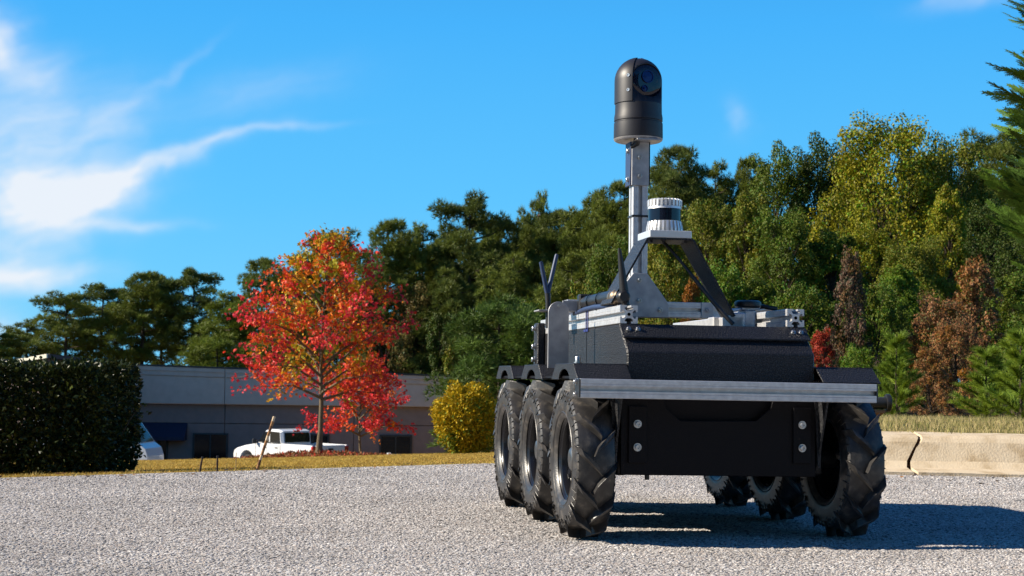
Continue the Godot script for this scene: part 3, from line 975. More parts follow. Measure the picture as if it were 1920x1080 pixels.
func trees() -> void:
	foliage_mat("pine_dark", 0.14, 0.185, 0.040, 0.45)
	foliage_mat("pine_mid", 0.185, 0.235, 0.042, 0.45)
	foliage_mat("pine_light", 0.21, 0.28, 0.045, 0.45)
	foliage_mat("sapling_green", 0.20, 0.31, 0.04, 0.45)
	foliage_mat("young_pine", 0.12, 0.21, 0.045, 0.4)
	foliage_mat("oak_green", 0.155, 0.215, 0.024)
	foliage_mat("oak_dark", 0.085, 0.125, 0.020)
	foliage_mat("oak_olive", 0.215, 0.235, 0.024)
	foliage_mat("gold_olive", 0.34, 0.335, 0.020)
	foliage_mat("leaf_green", 0.20, 0.30, 0.026)
	foliage_mat("yellow_green", 0.27, 0.26, 0.025)
	foliage_mat("orange_leaf", 0.42, 0.15, 0.02)
	foliage_mat("brown_olive", 0.23, 0.175, 0.05)
	foliage_mat("rust_leaf", 0.42, 0.20, 0.095)
	foliage_mat("purple_brown", 0.22, 0.13, 0.095)
	foliage_mat("red_leaf", 0.55, 0.06, 0.035)
	var ml := foliage_mat("maple_leaf", 1.0, 1.0, 1.0, 0.5, 0.45)
	var round_p := [0.55, 0.9, 1.0, 0.95, 0.75, 0.35]
	var oval_p := [0.5, 0.75, 0.95, 1.0, 0.8, 0.45]
	var slim_p := [0.7, 1.0, 0.95, 0.75, 0.5, 0.2]
	var P := {
		"pine_a": pine(201, 13.0, 5.2, 0.28, 34, 0.30), "pine_b": pine(202, 13.0, 4.6, 0.44, 21, 0.30), "pine_c": pine(203, 13.0, 5.0, 0.14, 40, 0.30),
		"young": pine(204, 6.0, 3.6, 0.04, 30, 0.24), "sapling": sapling(205),
		"broad_a": broadleaf(211, 11.0, 7.0, 0.12, 95, 460, 0.135, round_p), "broad_b": broadleaf(212, 11.0, 5.5, 0.08, 80, 460, 0.125, oval_p),
		"broad_c": broadleaf(213, 9.0, 4.2, 0.06, 70, 420, 0.115, slim_p, 0.8), "shrub_a": broadleaf(214, 4.0, 3.2, 0.04, 60, 300, 0.085, round_p, 0.8, 0.9, 0.28),
		"shrub_b": broadleaf(215, 4.0, 2.4, 0.04, 42, 240, 0.08, slim_p, 0.7, 0.85, 0.3),
	}
	var size := {"pine_a": [5.2, 13.0], "pine_b": [4.6, 13.0], "pine_c": [5.0, 13.0], "young": [3.6, 6.0], "sapling": [1.3, 2.2], "broad_a": [7.0, 11.0], "broad_b": [5.5, 11.0], "broad_c": [4.2, 9.0], "shrub_a": [3.2, 4.0], "shrub_b": [2.4, 4.0]}
	rng.seed = 221
	# x, depth, height, width, shape, foliage, name, category, label
	for r in [
		[-36.86, 100.0, 9.24, 6.02, "pine_a", "pine_mid", "pine_tree", "pine tree", "low rounded pine at the far end of the far tree line"],
		[-35.07, 104.0, 9.22, 5.30, "pine_c", "pine_mid", "pine_tree", "pine tree", "shortest pine above the hedge, in the thin far row"],
		[-31.64, 102.0, 11.07, 5.19, "pine_b", "pine_mid", "pine_tree", "pine tree", "open pine with sky through its limbs, above the canopy corner"],
		[-29.99, 106.0, 12.05, 5.15, "pine_b", "pine_dark", "pine_tree", "pine tree", "dark bare-trunked pine left of the twin-topped pine"],
		[-26.73, 104.0, 12.93, 5.78, "pine_a", "pine_mid", "pine_tree", "pine tree", "broad domed pine, tallest over the flat roof"],
		[-26.53, 110.0, 13.02, 4.58, "pine_b", "pine_dark", "pine_tree", "pine tree", "narrow dark pine tucked against the broad domed pine"],
		[-22.89, 104.0, 13.17, 4.57, "pine_b", "pine_dark", "pine_tree", "pine tree", "dark pine with a gap of sky beside its curved limb"],
		[-18.15, 94.0, 10.81, 5.66, "pine_c", "pine_light", "pine_tree", "pine tree", "light green full pine left of the red maple"],
		[-16.86, 98.0, 13.59, 4.76, "pine_a", "pine_mid", "pine_tree", "pine tree", "pointed pine rising just left of the red maple top"],
		[-14.11, 96.0, 13.67, 4.89, "pine_c", "pine_dark", "pine_tree", "pine tree", "dark pine directly behind the red maple crown"],
		[-12.08, 94.0, 14.99, 4.79, "pine_b", "pine_dark", "pine_tree", "pine tree", "dark pine whose top pokes out above the red maple"],
		[-12.81, 84.0, 9.18, 5.06, "young", "pine_mid", "pine_tree", "pine tree", "low bushy pine behind the flat roof, left of the maple trunk"],
		[-18.55, 90.0, 7.72, 5.42, "young", "pine_light", "pine_tree", "pine tree", "low spreading light pine over the middle of the roof"],
		[-8.87, 82.0, 9.74, 4.56, "pine_c", "pine_mid", "pine_tree", "pine tree", "mid green pine filling in right of the red maple"],
		[-7.31, 84.0, 14.82, 5.06, "pine_a", "pine_mid", "pine_tree", "pine tree", "rounded pine with a shoulder, first tall one right of the maple"],
		[-5.45, 88.0, 14.78, 4.89, "pine_c", "pine_mid", "pine_tree", "pine tree", "leafy pine between two taller dark-topped pines"],
		[-2.66, 84.0, 16.15, 5.25, "pine_b", "pine_dark", "pine_tree", "pine tree", "big dark-topped pine standing above its neighbours"],
		[-0.74, 88.0, 15.38, 4.07, "pine_a", "pine_mid", "pine_tree", "pine tree", "slender-topped pine right of the big dark-topped one"],
		[1.44, 86.0, 16.66, 3.38, "pine_c", "pine_mid", "pine_tree", "pine tree", "spiky pine with a thin leading shoot, above the twin aerials"],
		[3.12, 84.0, 15.29, 4.67, "pine_a", "pine_dark", "pine_tree", "pine tree", "blunt pine between the spiky pine and the mast"],
		[4.86, 82.0, 15.17, 4.56, "pine_c", "pine_mid", "pine_tree", "pine tree", "full pine left of the sensor mast"],
		[6.28, 80.0, 14.55, 4.44, "pine_a", "pine_mid", "pine_tree", "pine tree", "tall pine directly behind the sensor mast"],
		[8.61, 84.0, 14.80, 4.67, "pine_c", "pine_dark", "pine_tree", "pine tree", "dark pine in the gap right of the camera mast"],
		[-4.25, 90.0, 14.61, 4.17, "pine_c", "pine_dark", "pine_tree", "pine tree", "shadowed pine in the notch left of the big dark-topped one"],
		[-1.79, 92.0, 15.72, 4.26, "pine_a", "pine_mid", "pine_tree", "pine tree", "pine just right of the big dark-topped one, partly hidden"],
		[0.48, 90.0, 15.52, 4.17, "pine_c", "pine_dark", "pine_tree", "pine tree", "pine in the notch left of the spiky one"],
		[2.46, 92.0, 16.18, 3.83, "pine_a", "pine_mid", "pine_tree", "pine tree", "pine in the notch right of the spiky one"],
		[4.40, 90.0, 15.93, 4.17, "pine_c", "pine_dark", "pine_tree", "pine tree", "dark pine in the notch left of the mast"],
		[17.57, 74.0, 12.37, 4.41, "broad_a", "oak_dark", "broadleaf_tree", "tree", "dark tree filling in left of the tallest golden one"],
		[20.99, 74.0, 12.41, 4.73, "broad_a", "oak_dark", "broadleaf_tree", "tree", "dark tree filling in right of the tallest golden one"],
		[24.65, 76.0, 12.77, 4.93, "pine_c", "pine_dark", "pine_tree", "pine tree", "dark pine between the olive tree and the skyline pine"],
		[-8.21, 83.0, 10.43, 4.24, "broad_b", "brown_olive", "broadleaf_tree", "tree", "brown-olive tree close behind the red maple"],
		[-5.53, 82.0, 10.40, 3.84, "broad_b", "brown_olive", "broadleaf_tree", "tree", "bronze-tinted tree half way along the gap right of the maple"],
		[-3.22, 81.0, 11.57, 4.50, "pine_c", "pine_dark", "pine_tree", "pine tree", "shadowy pine behind the young dark green pine"],
		[-3.92, 80.0, 9.11, 3.07, "broad_c", "oak_dark", "broadleaf_tree", "tree", "dark broadleaved tree behind the golden bush"],
		[-7.03, 80.0, 7.88, 3.75, "shrub_a", "brown_olive", "shrub", "shrub", "rusty olive shrub behind the right side of the red maple"],
		[-0.48, 40.0, 4.85, 3.15, "young", "young_pine", "pine_tree", "pine tree", "bushy dark green young pine behind the golden bush"],
		[0.81, 52.0, 7.30, 2.88, "broad_c", "oak_green", "broadleaf_tree", "tree", "green broadleaved tree behind the twin aerials"],
		[-3.26, 79.0, 7.31, 2.02, "shrub_b", "yellow_green", "shrub", "shrub", "thin yellow-green shrub left of the young dark pine"],
		[0.06, 64.0, 10.11, 3.56, "pine_c", "pine_mid", "pine_tree", "pine tree", "full green pine behind the front mudguards"],
		[2.46, 62.0, 9.70, 3.73, "pine_c", "pine_mid", "pine_tree", "pine tree", "mid green pine behind the radio tube"],
		[3.91, 58.0, 8.70, 2.72, "broad_b", "oak_green", "broadleaf_tree", "tree", "green broadleaved tree behind the left sensor strut"],
		[2.15, 44.0, 6.20, 1.50, "shrub_a", "yellow_green", "shrub", "shrub", "yellow-tinted shrub behind the radio tube"],
		[8.68, 74.0, 13.71, 4.45, "pine_a", "pine_dark", "pine_tree", "pine tree", "tall pine with rounded crown right of the camera mast"],
		[10.60, 76.0, 12.57, 3.52, "pine_c", "pine_mid", "pine_tree", "pine tree", "pine right of the tall one by the mast"],
		[12.05, 74.0, 12.68, 2.74, "pine_a", "pine_mid", "pine_tree", "pine tree", "small-topped pine poking above the green wall of trees"],
		[12.13, 66.0, 11.44, 3.94, "broad_b", "oak_green", "broadleaf_tree", "tree", "green broadleaved tree with a smooth dome, left of the dark one"],
		[14.09, 66.0, 11.84, 4.22, "broad_b", "oak_dark", "broadleaf_tree", "tree", "dark green dense tree left of the tall golden-olive one"],
		[16.10, 62.0, 12.00, 6.07, "broad_a", "gold_olive", "broadleaf_tree", "tree", "tallest golden-olive tree on the skyline"],
		[19.69, 64.0, 11.54, 4.63, "broad_a", "oak_olive", "broadleaf_tree", "tree", "olive tree right of the tallest golden one"],
		[24.00, 70.0, 13.43, 4.21, "pine_b", "pine_mid", "pine_tree", "pine tree", "pine on the skyline behind the cypress"],
		[25.58, 68.0, 13.48, 4.72, "pine_a", "pine_mid", "pine_tree", "pine tree", "pine at the very edge behind the cypress"],
		[5.64, 54.0, 7.46, 2.76, "broad_c", "yellow_green", "broadleaf_tree", "tree", "yellow-green tree seen between mast and strut"],
		[7.71, 56.0, 7.78, 3.10, "broad_b", "oak_olive", "broadleaf_tree", "tree", "olive-green tree behind the right sensor strut"],
		[8.93, 54.0, 7.96, 2.99, "broad_c", "oak_olive", "broadleaf_tree", "tree", "slender olive tree above the disc aerial"],
		[9.85, 52.0, 7.03, 2.88, "broad_b", "oak_green", "broadleaf_tree", "tree", "green tree in the middle row above the right rail"],
		[11.58, 52.0, 6.38, 3.10, "broad_c", "oak_green", "broadleaf_tree", "tree", "green tree beneath the dark dome, middle row"],
		[13.42, 54.0, 6.81, 2.99, "broad_b", "gold_olive", "broadleaf_tree", "tree", "golden-green tree under the tallest one"],
		[14.00, 50.0, 5.83, 2.98, "broad_b", "oak_olive", "broadleaf_tree", "tree", "olive tree below the right half of the tallest one"],
		[16.46, 54.0, 8.27, 2.30, "broad_c", "gold_olive", "broadleaf_tree", "tree", "column-like golden tree right of the tallest one"],
		[18.68, 56.0, 7.94, 3.34, "broad_b", "oak_dark", "broadleaf_tree", "tree", "dark shaded tree left of the cypress"],
		[18.89, 52.0, 6.48, 3.32, "broad_a", "oak_dark", "broadleaf_tree", "tree", "dark tree behind the lower cypress branches"],
		[4.32, 40.0, 4.44, 1.53, "shrub_a", "yellow_green", "shrub", "shrub", "yellow and green shrub seen through the sensor struts"],
		[4.75, 38.0, 3.59, 0.97, "shrub_b", "orange_leaf", "shrub", "shrub", "small orange-leaved shrub behind the right strut"],
		[5.80, 40.0, 3.99, 1.87, "shrub_a", "leaf_green", "shrub", "shrub", "bright green shrub behind the right strut foot"],
		[6.98, 40.0, 3.71, 2.21, "broad_c", "oak_green", "shrub", "shrub", "tall green shrub directly above the disc aerial"],
		[7.62, 38.0, 3.29, 1.94, "shrub_a", "oak_green", "shrub", "shrub", "green shrub above the right rail end"],
		[8.48, 36.0, 4.12, 1.30, "shrub_b", "purple_brown", "shrub", "shrub", "slender purple-brown shrub right of the robot"],
		[6.46, 30.0, 1.82, 0.89, "shrub_b", "red_leaf", "shrub", "shrub", "small bright red shrub at the robot deck corner"],
		[9.66, 38.0, 3.33, 1.78, "shrub_a", "oak_green", "shrub", "shrub", "dark green shrub right of the purple-brown one"],
		[11.37, 42.0, 4.23, 1.97, "broad_c", "leaf_green", "shrub", "shrub", "leafy green shrub between the purple and rust ones"],
		[10.75, 36.0, 2.95, 1.84, "shrub_a", "rust_leaf", "shrub", "shrub", "wide rust-brown shrub above the kerb joint"],
		[12.26, 38.0, 4.15, 2.10, "shrub_b", "rust_leaf", "shrub", "shrub", "tall rust-red shrub near the edge, above a pine sapling"],
		[13.94, 40.0, 3.96, 2.21, "broad_c", "oak_green", "shrub", "shrub", "green shrub at the edge below the cypress"],
		[6.27, 26.0, 1.27, 0.78, "shrub_a", "leaf_green", "shrub", "shrub", "low leaf-green shrub beside the red one"],
		[6.43, 24.0, 1.53, 1.02, "sapling", "sapling_green", "pine_sapling", "pine sapling", "bright pine sapling left of the kerb joint, closest to the robot"],
		[7.25, 25.0, 1.26, 0.85, "shrub_b", "rust_leaf", "shrub", "shrub", "low rusty shrub between two pine saplings"],
		[8.31, 27.0, 1.84, 1.03, "shrub_a", "rust_leaf", "shrub", "shrub", "russet shrub behind the two right pine saplings"],
		[7.26, 22.0, 1.21, 1.12, "sapling", "sapling_green", "pine_sapling", "pine sapling", "broad pine sapling with yellowish tips, second from the edge"],
		[7.43, 21.0, 1.44, 1.16, "sapling", "sapling_green", "pine_sapling", "pine sapling", "tallest pine sapling, at the edge of the verge"],
		[8.19, 32.0, 1.07, 1.23, "shrub_a", "leaf_green", "shrub", "shrub", "low green undergrowth clump by the robot right corner"],
		[11.12, 30.0, 2.51, 1.92, "shrub_a", "oak_green", "shrub", "shrub", "green shrub behind the edge pine sapling"],
		[7.19, 34.0, 1.74, 1.30, "shrub_a", "brown_olive", "shrub", "shrub", "brown-olive clump behind the small red shrub"],
		[5.43, 34.0, 2.34, 1.59, "shrub_a", "oak_olive", "shrub", "shrub", "olive undergrowth clump behind the right deck rail"],
	]:
		var s: Array = size[r[4]]
		plant(r[6], P[r[4]], M[r[5]], Vector3(r[0], land(r[0], r[1]) - 0.03, -r[1]), r[3] / s[0], r[2] / s[1], rng.randf() * TAU, r[8], r[7])
	# woodland behind the camera, which the shaded metal mirrors
	for r in [[-13.0, -17.0, "broad_a"], [-7.5, -19.0, "pine_c"], [-3.0, -17.0, "broad_b"], [1.5, -18.0, "broad_a"], [6.5, -17.0, "pine_c"], [11.0, -18.0, "broad_a"], [16.5, -16.0, "broad_b"]]:
		plant("broadleaf_tree" if r[2] != "pine_c" else "pine_tree", P[r[2]], M.oak_dark if r[2] != "pine_c" else M.pine_dark, Vector3(r[0], 0.0, -r[1]), 1.15, 1.0, r[0], "dark tree at the near side of the car park, behind the photographer", "tree", "trees behind the photographer")
	var reds := [Color(0.44, 0.40, 0.03), Color(0.74, 0.42, 0.02), Color(0.82, 0.25, 0.02), Color(0.86, 0.14, 0.03), Color(0.84, 0.08, 0.045), Color(0.74, 0.05, 0.07)]
	maple("maple_tree", 231, 5.75, 4.45, 0.26, 0.12, 48, reds, Vector3(-4.62, land(-4.78, 35.0), -35.0), "red and orange autumn maple, tallest on the lawn, in front of the pickup")
	maple("maple_tree", 232, 4.1, 3.35, 0.42, 0.0, 28, reds.slice(2), Vector3(-4.35, land(-4.35, 42.0), -42.0), "smaller crimson maple behind the tall red one, beside the building")

func sapling(seed_: int) -> Array:   # long-needled young pine, tufted to the ground
	rng.seed = seed_
	var wood := Mb.new()
	var L := Leaves.new()
	wood.tube([Vector3.ZERO, Vector3(0.03, 1.0, 0.02), Vector3(0, 2.05, 0)], [0.03, 0.02, 0.006], 6)
	for i in 34:
		var u := (i + 0.5) / 34.0
		var az := i * 2.399 + rng.randf_range(-0.4, 0.4)
		var reach := 0.62 * (1.0 - u * 0.75) * rng.randf_range(0.7, 1.15)
		var a := Vector3(0, u * 1.95, 0)
		var tip := a + Vector3(cos(az) * reach, reach * 0.7, sin(az) * reach)
		wood.tube([a, tip], [0.009, 0.003], 4, false)
		var warm := rng.randf_range(0.0, 0.5)
		for k in 16:
			var p := a.lerp(tip, 0.15 + 0.85 * k / 15.0)
			tuft(L, p, ((tip - a).normalized() + Vector3.UP * 0.25).normalized(), 0.19, 0.013, 18, shade(0.6, 1.0, warm))
	return [wood.done(), L.done()]

# ---------------------------------------------------------------- building and cars
func building() -> void:
	var o := thing("office_building", "long low grey stucco building with a wide fascia, navy awning and dark doors", "building", Vector3(-19.87, -4.9, -74.0), deg_to_rad(5.0))
	var cuts := [-12.0, -5.0, 5.15, 11.8, 22.0]
	for i in 4:
		var x0: float = cuts[i] + 0.012
		var x1: float = cuts[i + 1] - 0.012
		var top := func(x: float) -> float: return 5.77 - 0.0211 * x
		var m := Mb.new()
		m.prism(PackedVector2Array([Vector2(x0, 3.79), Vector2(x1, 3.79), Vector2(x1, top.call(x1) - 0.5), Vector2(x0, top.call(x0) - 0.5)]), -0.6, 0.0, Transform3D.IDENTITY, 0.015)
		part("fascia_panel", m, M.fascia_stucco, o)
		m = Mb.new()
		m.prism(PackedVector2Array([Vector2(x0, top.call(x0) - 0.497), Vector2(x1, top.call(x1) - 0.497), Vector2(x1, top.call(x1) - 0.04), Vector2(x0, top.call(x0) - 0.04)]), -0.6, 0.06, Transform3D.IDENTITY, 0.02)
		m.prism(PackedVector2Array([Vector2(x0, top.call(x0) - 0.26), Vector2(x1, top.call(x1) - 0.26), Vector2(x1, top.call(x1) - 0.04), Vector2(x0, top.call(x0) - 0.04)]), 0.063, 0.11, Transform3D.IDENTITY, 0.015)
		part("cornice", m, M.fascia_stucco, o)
		m = Mb.new()
		m.prism(PackedVector2Array([Vector2(x0 - 0.012, top.call(x0) - 0.038), Vector2(x1 + 0.012, top.call(x1) - 0.038), Vector2(x1 + 0.012, top.call(x1) + 0.045), Vector2(x0 - 0.012, top.call(x0) + 0.045)]), -0.65, 0.15)
		part("coping", m, M.coping, o)
		m = Mb.new()
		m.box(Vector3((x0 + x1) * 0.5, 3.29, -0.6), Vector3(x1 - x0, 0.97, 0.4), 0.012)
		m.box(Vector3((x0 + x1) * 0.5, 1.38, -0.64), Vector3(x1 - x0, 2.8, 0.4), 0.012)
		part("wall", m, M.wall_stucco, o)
	var b := Mb.new()
	b.box(Vector3(5.0, 2.6, -6.0), Vector3(33.6, 5.2, 10.3))
	part("back_walls", b, M.wall_stucco, o)
	b = Mb.new()
	# the awning's section lies across the wall
	b = Mb.new()
	var sec := [Vector2(-0.438, 2.80), Vector2(0.62, 2.10), Vector2(0.62, 1.93), Vector2(-0.438, 1.93)]
	for k in 4:
		var p: Vector2 = sec[k]
		var q: Vector2 = sec[(k + 1) % 4]
		var mid := (p + q) * 0.5 - Vector2(-0.05, 2.15)
		b.face([Vector3(1.0, p.y, p.x), Vector3(3.25, p.y, p.x), Vector3(3.25, q.y, q.x), Vector3(1.0, q.y, q.x)], Vector3(0, mid.y, mid.x))
	for x in [1.0, 3.25]:
		var cap := []
		for p in sec:
			cap.append(Vector3(x, p.y, p.x))
		b.face(cap, Vector3(x - 2.0, 0, 0))
	part("awning", b, M.navy_canvas, o)
	for w in [[1.45, 0.8, 2.0], [3.6, 1.7, 2.2], [8.9, 1.6, 2.2], [13.2, 1.6, 2.2]]:
		var f := Mb.new()
		for q in [[w[0] - 0.05, 0.1], [w[0] + w[1] * 0.5 - 0.04, 0.08], [w[0] + w[1] - 0.05, 0.1]]:
			f.box(Vector3(q[0] + q[1] * 0.5, w[2] * 0.5, -0.40), Vector3(q[1], w[2], 0.10), 0.01)
		f.box(Vector3(w[0] + w[1] * 0.5, w[2] + 0.045, -0.40), Vector3(w[1] + 0.1, 0.09, 0.10), 0.01)
		var d := part("door", f, M.coping, o)
		var g := Mb.new()
		g.box(Vector3(w[0] + w[1] * 0.5, w[2] * 0.5, -0.415), Vector3(w[1] - 0.1, w[2], 0.03))
		part("glass", g, M.dark_glass, d)
	# entrance wing with a sloping cream rake board
	var base := Transform3D(Basis(Vector3.UP, deg_to_rad(5.0)), Vector3(-19.87, -4.9, -74.0)).affine_inverse()
	var C := Vector3(-21.2, 1.187, -66.0)
	var Lf := Vector3(-25.3, 0.61, -68.9)
	var R := Vector3(-19.65, 0.86, -73.6)
	var bk := Vector3(-24.5, 0.5, -76.0)
	var wing := Mb.new()
	wing.xf = base
	for e in [[Lf, C], [C, R], [bk, Lf]]:
		var p: Vector3 = e[0]
		var q: Vector3 = e[1]
		var dn := Vector3.DOWN * 0.16
		var inn := ((Lf + C + R + bk) * 0.25 - (p + q) * 0.5).normalized() * 0.25 * Vector3(1, 0, 1)
		wing.face([p + dn + inn, q + dn + inn, Vector3(q.x, -4.9, q.z) + inn, Vector3(p.x, -4.9, p.z) + inn], (p + q) * 0.5 - (Lf + R) * 0.5)
	part("wing_wall", wing, M.wall_stucco, o)
	var rf := Mb.new()
	rf.xf = base
	rf.face([Lf, C, R, bk], Vector3.UP)
	rf.face([Lf + Vector3.DOWN * 0.1, C + Vector3.DOWN * 0.1, R + Vector3.DOWN * 0.1, bk + Vector3.DOWN * 0.1], Vector3.DOWN)
	part("wing_roof", rf, M.roof_shingle, o)
	for e in [[Lf, C, "rake_board", M.cream_board], [C, R, "eaves_board", M.roof_shingle]]:
		var p: Vector3 = e[0]
		var q: Vector3 = e[1]
		var along := (q - p).normalized()
		var out := along.cross(Vector3.UP).normalized()
		if out.z < 0.0:
			out = -out
		var brd := Mb.new()
		brd.xf = base
		brd.box((p + q) * 0.5 + out * 0.05 + Vector3.DOWN * 0.04, Vector3((q - p).length() + 0.05, 0.19, 0.09), 0.01, Basis(along, out.cross(along), out))
		part(e[2], brd, e[3], o)

func arc(cx: float, cy: float, r: float, a0: float, a1: float, n: int) -> Array:
	var out := []
	for i in n + 1:
		var a := lerpf(a0, a1, float(i) / n)
		out.append(Vector2(cx + r * cos(a), cy + r * sin(a)))
	return out

func car_wheel(o: Node3D, x: float, z: float, r: float) -> void:
	var s := signf(z)
	var w := Mb.new()
	w.lathe([[r * 0.58, -0.02], [r * 0.62, 0.0], [r * 0.92, 0.0], [r, -0.05], [r, -0.2], [r * 0.9, -0.23], [0.0, -0.23]], 18, Vector3(x, r, z), Vector3(0, 0, s))
	var t := part("wheel", w, M.car_tyre, o)
	w = Mb.new()
	w.lathe([[0.0, -0.02], [r * 0.2, -0.015], [r * 0.25, -0.05], [r * 0.52, -0.045], [r * 0.6, -0.012]], 18, Vector3(x, r, z), Vector3(0, 0, s))
	part("rim", w, M.chrome, t)

func pane(o: Node, called: String, poly: Array, z: float, thick: float, m: Material) -> void:
	var b := Mb.new()
	b.prism(PackedVector2Array(poly), z, z + thick)
	part(called, b, m, o)

func pickup() -> void:
	var o := thing("pickup_truck", "white crew cab pickup truck with dark windows parked behind the tall maple", "pickup truck", Vector3(-9.9, -3.99, -65.0), deg_to_rad(136.0))
	var V := func(a: Array) -> Array:
		var out := []
		for i in range(0, a.size(), 2):
			out.append(Vector2(a[i], a[i + 1]))
		return out
	# cab and bonnet
	var poly: Array = V.call([-0.62, 0.52, -0.62, 1.36, 1.2, 1.36, 1.42, 1.31, 2.05, 1.22, 2.66, 1.08, 2.86, 0.98, 2.92, 0.82, 2.9, 0.5, 2.42, 0.46])
	poly += arc(1.86, 0.46, 0.52, 0.0, PI, 10)
	poly += V.call([1.3, 0.46])
	var b := Mb.new()
	b.prism(PackedVector2Array(poly), -0.97, 0.97, Transform3D.IDENTITY, 0.04)
	var body := part("body", b, M.white_paint, o)
	# load bed: two sides, floor, tailgate
	for s in [-1.0, 1.0]:
		var side: Array = V.call([-0.64, 0.52, -0.64, 1.40, -2.9, 1.40, -2.92, 0.6, -2.35, 0.5])
		side += arc(-1.8, 0.48, 0.52, PI, 0.0, 10).map(func(p): return p)
		b = Mb.new()
		b.prism(PackedVector2Array(side), s * 0.90, s * 0.985, Transform3D.IDENTITY, 0.015)
		part("bed_side", b, M.white_paint, o)
	b = Mb.new()
	b.box(Vector3(-1.78, 0.8, 0), Vector3(2.24, 0.1, 1.79))
	part("bed_floor", b, M.car_trim, o)
	b = Mb.new()
	b.box(Vector3(-2.9, 1.04, 0), Vector3(0.08, 0.70, 1.60), 0.02)
	var gate := part("tailgate", b, M.white_paint, o)
	b = Mb.new()
	b.box(Vector3(-2.945, 1.22, 0), Vector3(0.02, 0.09, 0.26), 0.008)
	part("handle", b, M.car_trim, gate)
	b = Mb.new()
	b.box(Vector3(-3.02, 0.58, 0), Vector3(0.16, 0.18, 1.9), 0.04)
	part("bumper", b, M.chrome, o)
	for s in [-1.0, 1.0]:
		b = Mb.new()
		b.box(Vector3(-2.88, 1.08, s * 0.90), Vector3(0.16, 0.56, 0.20), 0.03)
		part("tail_light", b, M.tail_light, o)
		b = Mb.new()
		b.box(Vector3(2.80, 0.86, s * 0.78), Vector3(0.18, 0.22, 0.32), 0.04)
		part("headlight", b, M.chrome, o)
		b = Mb.new()
		b.box(Vector3(1.12, 1.44, s * 1.10), Vector3(0.12, 0.22, 0.22), 0.04)
		b.box(Vector3(1.14, 1.38, s * 0.97), Vector3(0.06, 0.05, 0.14))
		part("mirror", b, M.car_trim, o)
	var cab: Array = V.call([-0.60, 1.34, -0.50, 1.93, -0.2, 2.0, 0.45, 2.0, 0.72, 1.94, 1.32, 1.36])
	b = Mb.new()
	b.prism(PackedVector2Array(cab), -0.84, 0.84, Transform3D.IDENTITY, 0.10)
	part("cab", b, M.white_paint, o)
	for s in [-1.0, 1.0]:
		pane(o, "side_window", V.call([0.40, 1.40, 0.40, 1.89, 0.68, 1.87, 1.14, 1.40]), s * 0.838, s * 0.012, M.car_glass)
		pane(o, "side_window", V.call([-0.44, 1.40, -0.38, 1.88, 0.31, 1.90, 0.31, 1.40]), s * 0.838, s * 0.012, M.car_glass)
		b = Mb.new()
		for x in [0.36, -0.46, 1.2]:
			b.box(Vector3(x, 0.95, s * 0.972), Vector3(0.012, 0.78, 0.006))
		for x in [0.5, -0.32]:
			b.box(Vector3(x, 1.2, s * 0.985), Vector3(0.16, 0.04, 0.03), 0.008)
		part("door_seams", b, M.car_trim, body)
	b = Mb.new()
	b.face([Vector3(-0.592, 1.44, -0.70), Vector3(-0.592, 1.44, 0.70), Vector3(-0.520, 1.86, 0.66), Vector3(-0.520, 1.86, -0.66)], Vector3.LEFT)
	b.box(Vector3(-0.565, 1.64, 0), Vector3(0.05, 0.40, 1.36), 0.0, Basis(Vector3.BACK, -0.17))
	part("rear_window", b, M.car_glass, o)
	b = Mb.new()
	b.box(Vector3(-0.50, 1.925, 0), Vector3(0.08, 0.06, 0.34), 0.01)
	part("brake_light", b, M.tail_light, o)
	b = Mb.new()
	b.box(Vector3(1.03, 1.655, 0), Vector3(0.02, 0.70, 1.5), 0.0, Basis(Vector3.BACK, 0.80))
	part("windscreen", b, M.car_glass, o)
	for x in [1.86, -1.8]:
		for z in [-0.95, 0.95]:
			car_wheel(o, x, z, 0.41)

func van() -> void:
	var o := thing("cargo_van", "white van with a sloping nose peeping out behind the hedge", "van", Vector3(-17.3, -3.99, -60.5), deg_to_rad(-6.0))
	var prof := PackedVector2Array([Vector2(-2.7, 0.45), Vector2(-2.75, 2.3), Vector2(-2.5, 2.5), Vector2(1.25, 2.52), Vector2(1.50, 2.44), Vector2(2.20, 1.52), Vector2(2.48, 1.32), Vector2(2.59, 1.0), Vector2(2.62, 0.5), Vector2(2.35, 0.42)] + arc(1.75, 0.42, 0.5, 0.0, PI, 8) + [Vector2(-1.2, 0.42)] + arc(-1.75, 0.42, 0.5, 0.0, PI, 8))
	var b := Mb.new()
	b.prism(prof, -0.98, 0.98, Transform3D.IDENTITY, 0.05)
	part("body", b, M.white_paint, o)
	for s in [-1.0, 1.0]:
		pane(o, "side_window", [Vector2(0.75, 1.5), Vector2(0.8, 2.25), Vector2(1.40, 2.25), Vector2(1.96, 1.5)], s * 0.98, s * 0.012, M.car_glass)
		b = Mb.new()
		b.box(Vector3(0.75, 1.28, s * 0.99), Vector3(0.5, 0.05, 0.04), 0.01)
		part("door_handle", b, M.car_trim, o)
		b = Mb.new()
		b.box(Vector3(2.44, 1.02, s * 0.72), Vector3(0.22, 0.26, 0.3), 0.05)
		part("headlight", b, M.chrome, o)
		b = Mb.new()
		b.box(Vector3(0.1, 0.75, s * 0.985), Vector3(2.4, 0.24, 0.02), 0.008)
		part("side_trim", b, M.car_trim, o)
	b = Mb.new()
	b.box(Vector3(1.87, 1.98, 0), Vector3(0.02, 1.04, 1.7), 0.0, Basis(Vector3.BACK, 0.65))
	part("windscreen", b, M.car_glass, o)
	for x in [1.75, -1.75]:
		for z in [-0.96, 0.96]:
			car_wheel(o, x, z, 0.36)

